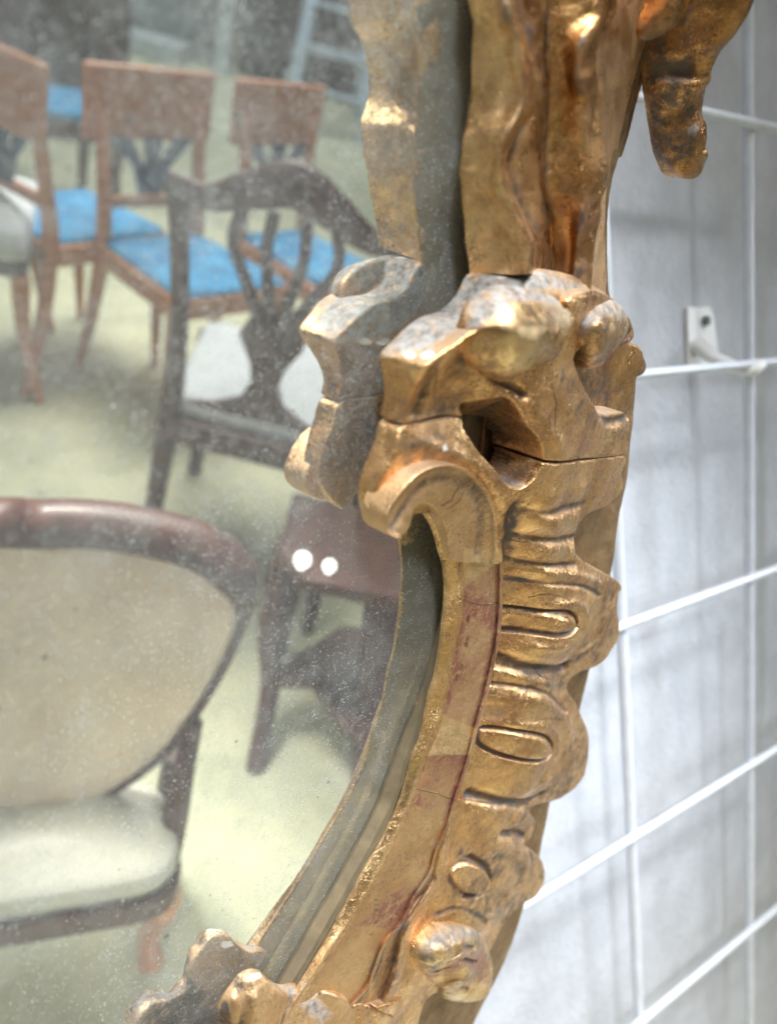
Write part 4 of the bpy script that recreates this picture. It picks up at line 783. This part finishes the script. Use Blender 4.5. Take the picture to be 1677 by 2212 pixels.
def trap(wf, wb, yf, yb_, r=.03, k=4):
    """seat outline, front at +y; rounded corners"""
    cs = [(-wb/2, yb_), (wb/2, yb_), (wf/2, yf), (-wf/2, yf)]; out = []
    for i in range(4):
        p0, p1, p2 = np.array(cs[i-1]), np.array(cs[i]), np.array(cs[(i+1) % 4])
        a = p1+nz(p0-p1)*r; b = p1+nz(p2-p1)*r
        for t in np.linspace(0, 1, k): out.append(tuple((1-t)**2*a+2*t*(1-t)*p1+t*t*b))
    return out

# chairs with a broad crest board and blue seat; front of every chair is local +y, back at y = 0
def board_chair(loc, rz, label, seatmat=M_BLUE, H=.91, w=.38):
    t = empty('dining_chair', loc, label, 'chair', 'board-backed chairs with blue seats', rz)
    plate('crest_board', t, M_CHERRY, [(-w/2-.015, H-.19), (w/2+.015, H-.19), (w/2+.02, H), (-w/2-.02, H)], (-.045, -.022), 1)
    for s in (-1, 1):
        part('back_post', t, M_CHERRY, [(s*(w/2-.03), -.025, H-.10), (s*(w/2-.03), 0, .62), (s*(w/2-.025), .012, .45), (s*(w/2-.02), -.02, .22), (s*(w/2-.015), -.085, 0)], [.019, .021, .024, .021, .014], 8)
        part('front_leg', t, M_CHERRY, [(s*(w/2-.0), .40, .43), (s*(w/2-.0), .40, .2), (s*(w/2-.0), .41, 0)], [.024, .019, .013], 8)
    plate('seat_rail', t, M_CHERRY, trap(w+.03, w-.02, .425, 0), (.385, .445), 2)
    plate('cross_rail', t, M_CHERRY, [(-w/2+.04, .545), (w/2-.04, .545), (w/2-.04, .578), (-w/2+.04, .578)], (-.008, .012), 1, .003)
    cushion('seat', t, seatmat, trap(w, w-.05, .415, .015), .44, .462, .018)
    sp = plate('splat', t, M_SLATE, [(-.035, .575), (.035, .575), (.055, .65), (.13, H-.18), (.075, H-.18), (.018, .64), (.028, H-.18), (-.028, H-.18), (-.018, .64), (-.075, H-.18), (-.13, H-.18), (-.055, .65)], (-.022, -.004), 1, .002)
    return t
def at_back(p, q): return (p[0]+q[0])/2, (p[1]+q[1])/2
fdir = lambda x, y: math.atan2(-x, y)                            # rotation that turns local +y to (x, y)
board_chair((2.19, -.35, 0), fdir(-.63, .77), 'cherry wood chair with blue seat, left one of the two facing side by side')
board_chair((2.52, -.04, 0), fdir(-.63, .77), 'cherry wood chair with blue seat, partly behind the dark open-backed chair', w=.33)
board_chair((2.02, -.70, 0), fdir(.85, .52), 'cherry wood chair with blue seat seen edge-on at far left')

# dark chair with serpentine crest and pierced splat, seen from behind
b = empty('open_back_chair', (1.19, .165, 0), 'dark mahogany chair with serpentine crest, pierced fan splat and white seat', 'chair', None, fdir(1, .06))
for s in (-1, 1):
    part('back_post', b, M_MAHOG, [(s*.205, .00, .91), (s*.195, .005, .80), (s*.185, .01, .68), (s*.185, .02, .56), (s*.19, .03, .45), (s*.20, .02, .25), (s*.20, -.06, 0)], [.022, .019, .018, .019, .024, .022, .016], 10)
    part('front_leg', b, M_MAHOG, [(s*.23, .46, .43), (s*.235, .47, .3), (s*.225, .46, .12), (s*.235, .48, 0)], [.030, .028, .018, .022], 10)
part('crest_rail', b, M_MAHOG, [(-.225, -.005, .905), (-.15, 0, .895), (-.08, 0, .925), (0, 0, .955), (.08, 0, .925), (.15, 0, .895), (.225, -.005, .905)], [.022, .024, .034, .042, .034, .024, .022], 12, .6)
for k, xt in enumerate((-.085, -.03, .03, .085)):
    part('splat_rib', b, M_MAHOG, [(xt, 0, .90), (xt*1.15, .003, .83), (xt*.75, .006, .76), (xt*.35, .01, .69), (xt*.25, .012, .64)], [.012, .011, .012, .014, .016], 8)
plate('splat', b, M_MAHOG, [(-.045, .70), (.045, .70), (.065, .655), (.035, .60), (.028, .56), (.045, .52), (.10, .49), (.17, .475), (-.17, .475), (-.10, .49), (-.045, .52), (-.028, .56), (-.035, .60), (-.065, .655)], (.002, .020), 1, .004)
plate('seat_rail', b, M_MAHOG, trap(.50, .42, .49, 0), (.375, .43), 2)
cushion('seat', b, M_WHITE, trap(.48, .39, .47, .03, .04), .43, .465, .030)

# tub-backed chair nearest to the mirror
a = empty('upholstered_chair', (.375, .030, -.14), 'cream upholstered spoon-back chair with dark mahogany frame and pale satin seat', 'chair', None, fdir(-1, .38))
def back_outline(k=1.0, n=40):
    out = []
    pts = [(0, .855), (.10, .858), (.200, .845), (.235, .79), (.222, .70), (.195, .61), (.16, .53), (.09, .445), (0, .415), (-.09, .445), (-.16, .53), (-.195, .61), (-.222, .70), (-.235, .79), (-.200, .845), (-.10, .858)]
    c_ = curve(pts, True, 4); ctr = np.array([0, .68]); return (c_-ctr)*k+ctr
bo = back_outline(.985); n = len(bo)
V_ = []; Fc = []
for k, (s, y) in enumerate([(1., -.02), (1., .008), (.95, .018), (.8, .026), (.6, .030), (.35, .032), (.1, .033)]):
    for p in bo: q = np.array([0, .68])+(p-np.array([0, .68]))*s; V_.append((q[0], y-.25*(q[1]-.47)*.55+1.1*q[0]**2, q[1]))
for j in range(6):
    for i in range(n): Fc.append((j*n+i, j*n+(i+1) % n, (j+1)*n+(i+1) % n, (j+1)*n+i))
Fc.append(tuple(range(n))[::-1]); Fc.append(tuple(range(6*n, 7*n)))
mesh_obj('back_pad', V_, Fc, M_CREAM, a, True)
bo2 = back_outline(1.03); pts3 = [(p[0], -.25*(p[1]-.47)*.55+1.1*p[0]**2, p[1]) for p in bo2]+[(bo2[0][0], -.25*(bo2[0][1]-.47)*.55+1.1*bo2[0][0]**2, bo2[0][1])]
rad = [(.0065+.0235*sstep(p[2], .77, .845)) for p in pts3]
v, f = tube_mesh(pts3, rad, 10); mesh_obj('back_frame', v, f, M_MAHOG, a, True)
plate('seat_rail', a, M_MAHOG, trap(.40, .38, .15, -.03, .07, 8), (.335, .385), 2)
cushion('seat', a, M_SILK, trap(.385, .36, .14, -.02, .07, 8), .385, .43, .03)
for s in (-1, 1):
    part('front_leg', a, M_CHERRY, [(s*.165, .09, .36), (s*.175, .105, .30), (s*.165, .09, .20), (s*.17, .11, .14)], [.030, .028, .017, .020], 10)
    part('back_leg', a, M_MAHOG, [(s*.19, 0, .50), (s*.19, .0, .38), (s*.19, -.03, .24), (s*.20, -.12, .14)], [.020, .024, .020, .015], 10)
    part('arm_support', a, M_MAHOG, [(s*.20, .03, .60), (s*.19, .05, .50), (s*.185, .06, .42), (s*.175, .08, .36)], [.012, .016, .02, .022], 8)

# mahogany stand with curved legs, right of the cream chair
t = empty('mahogany_stand', (.93, .37, 0), 'low mahogany stand on splayed curved legs with a polished top', 'stand', None, fdir(-1, 0))
plate('top', t, M_MAHOG, [(-.10, -.11), (.27, -.11), (.28, .10), (.22, .15), (-.04, .15), (-.10, .09)], (.40, .432), 2, .01)
plate('apron', t, M_MAHOG, [(-.085, -.09), (.25, -.09), (.25, .05), (-.085, .05)], (.335, .399), 2, .004)
part('leg', t, M_MAHOG, [(-.075, .02, .38), (-.085, .07, .25), (-.06, .115, .12), (-.054, .215, 0)], [.034, .026, .020, .018], 10)
part('leg', t, M_MAHOG, [(.10, .02, .38), (.125, .07, .25), (.135, .125, .12), (.166, .23, 0)], [.038, .036, .034, .028], 10)
part('leg', t, M_MAHOG, [(-.06, -.08, .38), (-.06, -.09, .2), (-.06, -.11, 0)], [.024, .020, .016], 10)
part('leg', t, M_MAHOG, [(.22, -.08, .38), (.22, -.09, .2), (.22, -.11, 0)], [.024, .020, .016], 10)
plate('shelf', t, M_MAHOG, [(.06, -.08), (.22, -.10), (.16, .13), (.14, .22), (.10, .20), (.02, .10), (-.06, .12), (-.065, .09)], (.12, .142), 2, .004)
for k, (px_, py_, r0) in enumerate([(660, 1222, .0145), (715, 1240, .0115)]):  # glowing blobs in place of ceiling-spot reflections in the polished top
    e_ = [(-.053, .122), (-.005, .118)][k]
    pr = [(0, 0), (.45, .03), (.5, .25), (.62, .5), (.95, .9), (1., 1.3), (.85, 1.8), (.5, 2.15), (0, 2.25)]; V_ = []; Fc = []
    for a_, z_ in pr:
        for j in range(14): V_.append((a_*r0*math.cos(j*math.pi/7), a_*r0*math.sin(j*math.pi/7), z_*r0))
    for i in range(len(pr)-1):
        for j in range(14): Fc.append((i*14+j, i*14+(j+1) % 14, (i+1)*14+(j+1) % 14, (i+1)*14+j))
    o = mesh_obj('light_bulb', V_, Fc, M_GLINT, None, True); o.location = (.93-e_[1], .37+e_[0], .433)
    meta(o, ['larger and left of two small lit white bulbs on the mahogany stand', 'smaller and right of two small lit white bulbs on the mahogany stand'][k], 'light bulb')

# white padded chair at far left
d = empty('padded_chair', (1.95, -1.05, 0), 'chair with a bulging white padded seat at the far left', 'chair', None, fdir(.3, .95))
cushion('seat', d, M_WHITE, trap(.50, .44, .42, -.02, .05), .42, .50, .05)
plate('seat_rail', d, M_DKWD, trap(.50, .44, .42, -.02, .03), (.375, .419), 2)
for s in (-1, 1):
    part('front_leg', d, M_CHERRY, [(s*.225, .40, .38), (s*.235, .41, .2), (s*.25, .45, 0)], [.026, .02, .013], 8)
    part('back_post', d, M_DKWD, [(s*.20, -.05, .90), (s*.20, -.01, .6), (s*.20, 0, .40), (s*.20, -.03, .2), (s*.20, -.10, 0)], [.018, .02, .024, .02, .014], 8)
plate('crest_board', d, M_DKWD, [(-.23, .80), (.23, .80), (.24, .90), (-.24, .90)], (-.065, -.04), 1)

# dark furniture and dividers at the far end of the hall
k_ = empty('dark_cabinet', (5.9, -2.35, 0), 'dark carved cabinet standing at the far left end of the hall', 'cabinet', None, fdir(-1, .3))
plate('carcass', k_, M_DKWD, [(-.75, .10), (.75, .10), (.75, 1.9), (-.75, 1.9)], (-.45, .0), 1, .01)
plate('plinth', k_, M_DKWD, [(-.78, 0), (.78, 0), (.78, .099), (-.78, .099)], (-.47, .03), 1, .01)
for s in (-1, 1):
    dr_ = plate('door', k_, M_DKWD, [(s*.02, .16), (s*.70, .16), (s*.70, 1.75), (s*.02, 1.75)], (.002, .03), 1, .01)
    plate('door_panel', dr_, M_DKWD, [(s*.12, .28), (s*.60, .28), (s*.60, 1.60), (s*.12, 1.60)], (.031, .045), 1, .01)
k2 = empty('carved_armchair', (3.75, -1.35, 0), 'dark carved armchair behind the board-backed chairs at upper left', 'armchair', None, fdir(-.8, .5))
plate('seat_rail', k2, M_DKWD, trap(.60, .52, .50, 0), (.36, .43), 2)
cushion('seat', k2, M_BLUE, trap(.58, .50, .48, .02), .43, .47, .03)
for s in (-1, 1):
    part('back_post', k2, M_DKWD, [(s*.26, -.08, 1.05), (s*.25, -.03, .75), (s*.25, 0, .42), (s*.25, -.03, .2), (s*.26, -.10, 0)], [.03, .028, .03, .028, .02], 8)
    part('front_leg', k2, M_DKWD, [(s*.29, .47, .66), (s*.29, .47, .4), (s*.28, .46, .2), (s*.30, .49, 0)], [.022, .03, .022, .025], 8)
    part('armrest', k2, M_DKWD, [(s*.25, 0, .70), (s*.28, .2, .69), (s*.30, .48, .66)], [.022, .024, .028], 8)
plate('back_panel', k2, M_DKWD, [(-.12, .47), (.12, .47), (.17, .75), (.10, 1.0), (-.10, 1.0), (-.17, .75)], (-.05, -.02), 1, .004)
part('crest_rail', k2, M_DKWD, [(-.28, -.08, 1.03), (-.12, -.08, 1.08), (0, -.08, 1.12), (.12, -.08, 1.08), (.28, -.08, 1.03)], [.03, .04, .06, .04, .03], 10)

def hang(name, x, y0, y1, mat, label, cat, z1=2.6, z0=.02, folds=14, amp=.05):
    ys = np.linspace(y0, y1, folds*8+1); V_ = []; n = len(ys)
    for dz in (z0, z1):
        for off in (0, .012):
            for yy in ys: V_.append((x+off+amp*math.sin((yy-y0)/(y1-y0)*folds*2*math.pi)+amp*.4*math.sin((yy-y0)*9), yy, dz))
    Fc = [(i, i+1, 2*n+i+1, 2*n+i) for i in range(n-1)]+[(n+i, 3*n+i, 3*n+i+1, n+i+1) for i in range(n-1)]+[(i, n+i, n+i+1, i+1) for i in range(n-1)]+[(2*n+i, 2*n+i+1, 3*n+i+1, 3*n+i) for i in range(n-1)]+[(0, 2*n, 3*n, n), (n-1, 2*n-1, 4*n-1, 3*n-1)]
    o = mesh_obj(name, V_, Fc, mat, None, True); c_ = Vector((x, (y0+y1)/2, z0)); o.data.transform(Matrix.Translation(-c_)); o.location = c_
    return meta(o, label, cat)
hang('curtain', 8.4, -1.30, 4.0, M_DARK, 'dark brown curtain closing off the far end behind the ladder', 'curtain')
hang('curtain', 9.6, -7.5, -2.75, M_DARK, 'dark brown curtain behind the cabinet at upper left', 'curtain')
def boxo(name, lo, hi, mat, label=None, cat=None, par=None, bevel=.004):
    x0, y0, z0 = lo; x1, y1, z1 = hi
    V_ = [(x0, y0, z0), (x1, y0, z0), (x1, y1, z0), (x0, y1, z0), (x0, y0, z1), (x1, y0, z1), (x1, y1, z1), (x0, y1, z1)]
    c_ = Vector(((x0+x1)/2, (y0+y1)/2, z0)) if par is None else Vector((0, 0, 0))
    o = mesh_obj(name, [tuple(Vector(v)-c_) for v in V_], [(3, 2, 1, 0), (4, 5, 6, 7), (0, 1, 5, 4), (1, 2, 6, 5), (2, 3, 7, 6), (3, 0, 4, 7)], mat, par, False)
    if par is None: o.location = c_
    bv = o.modifiers.new('bevel', 'BEVEL'); bv.width = bevel; bv.segments = 2
    return meta(o, label, cat)
boxo('display_board', (8.6, -2.55, .0), (8.66, -1.62, 2.4), M_GREY, 'tall grey display board between the curtains', 'board')
boxo('white_post', (8.2, -1.50, 0), (8.32, -1.36, 2.6), M_PALE, 'pale square post beside the grey display board', 'post')
fb = boxo('low_plinth', (8.0, -2.6, 0), (8.5, -1.75, .16), M_PALE, 'low pale plinth lying in front of the grey board', 'plinth', bevel=.02)
ld = empty('step_ladder', (7.2, -.33, 0), 'blue-grey aluminium stepladder opened out before the dark curtain', 'ladder', None, fdir(-1, .15))
for s in (-1, 1):
    part('front_rail', ld, M_ALU, [(s*.30, .50, 0), (s*.17, .0, 1.9)], [.045, .045], 8)
    part('rear_rail', ld, M_ALU, [(s*.32, -.55, 0), (s*.16, -.03, 1.9)], [.036, .036], 8)
for z in (.28, .56, .84, 1.12):
    w_ = .30-.13*z/1.9; y = .50*(1-z/1.9)
    plate('step', ld, M_ALU, [(-w_, y-.05), (w_, y-.05), (w_, y+.05), (-w_, y+.05)], (z, z+.025), 2, .004)
plate('top_step', ld, M_ALU, [(-.20, -.10), (.20, -.10), (.20, .10), (-.20, .10)], (1.9, 1.94), 2, .004)
plate('rear_brace', ld, M_ALU, [(-.28, .44), (.28, .44), (.28, .50), (-.28, .50)], (-.45, -.43), 1, .004)
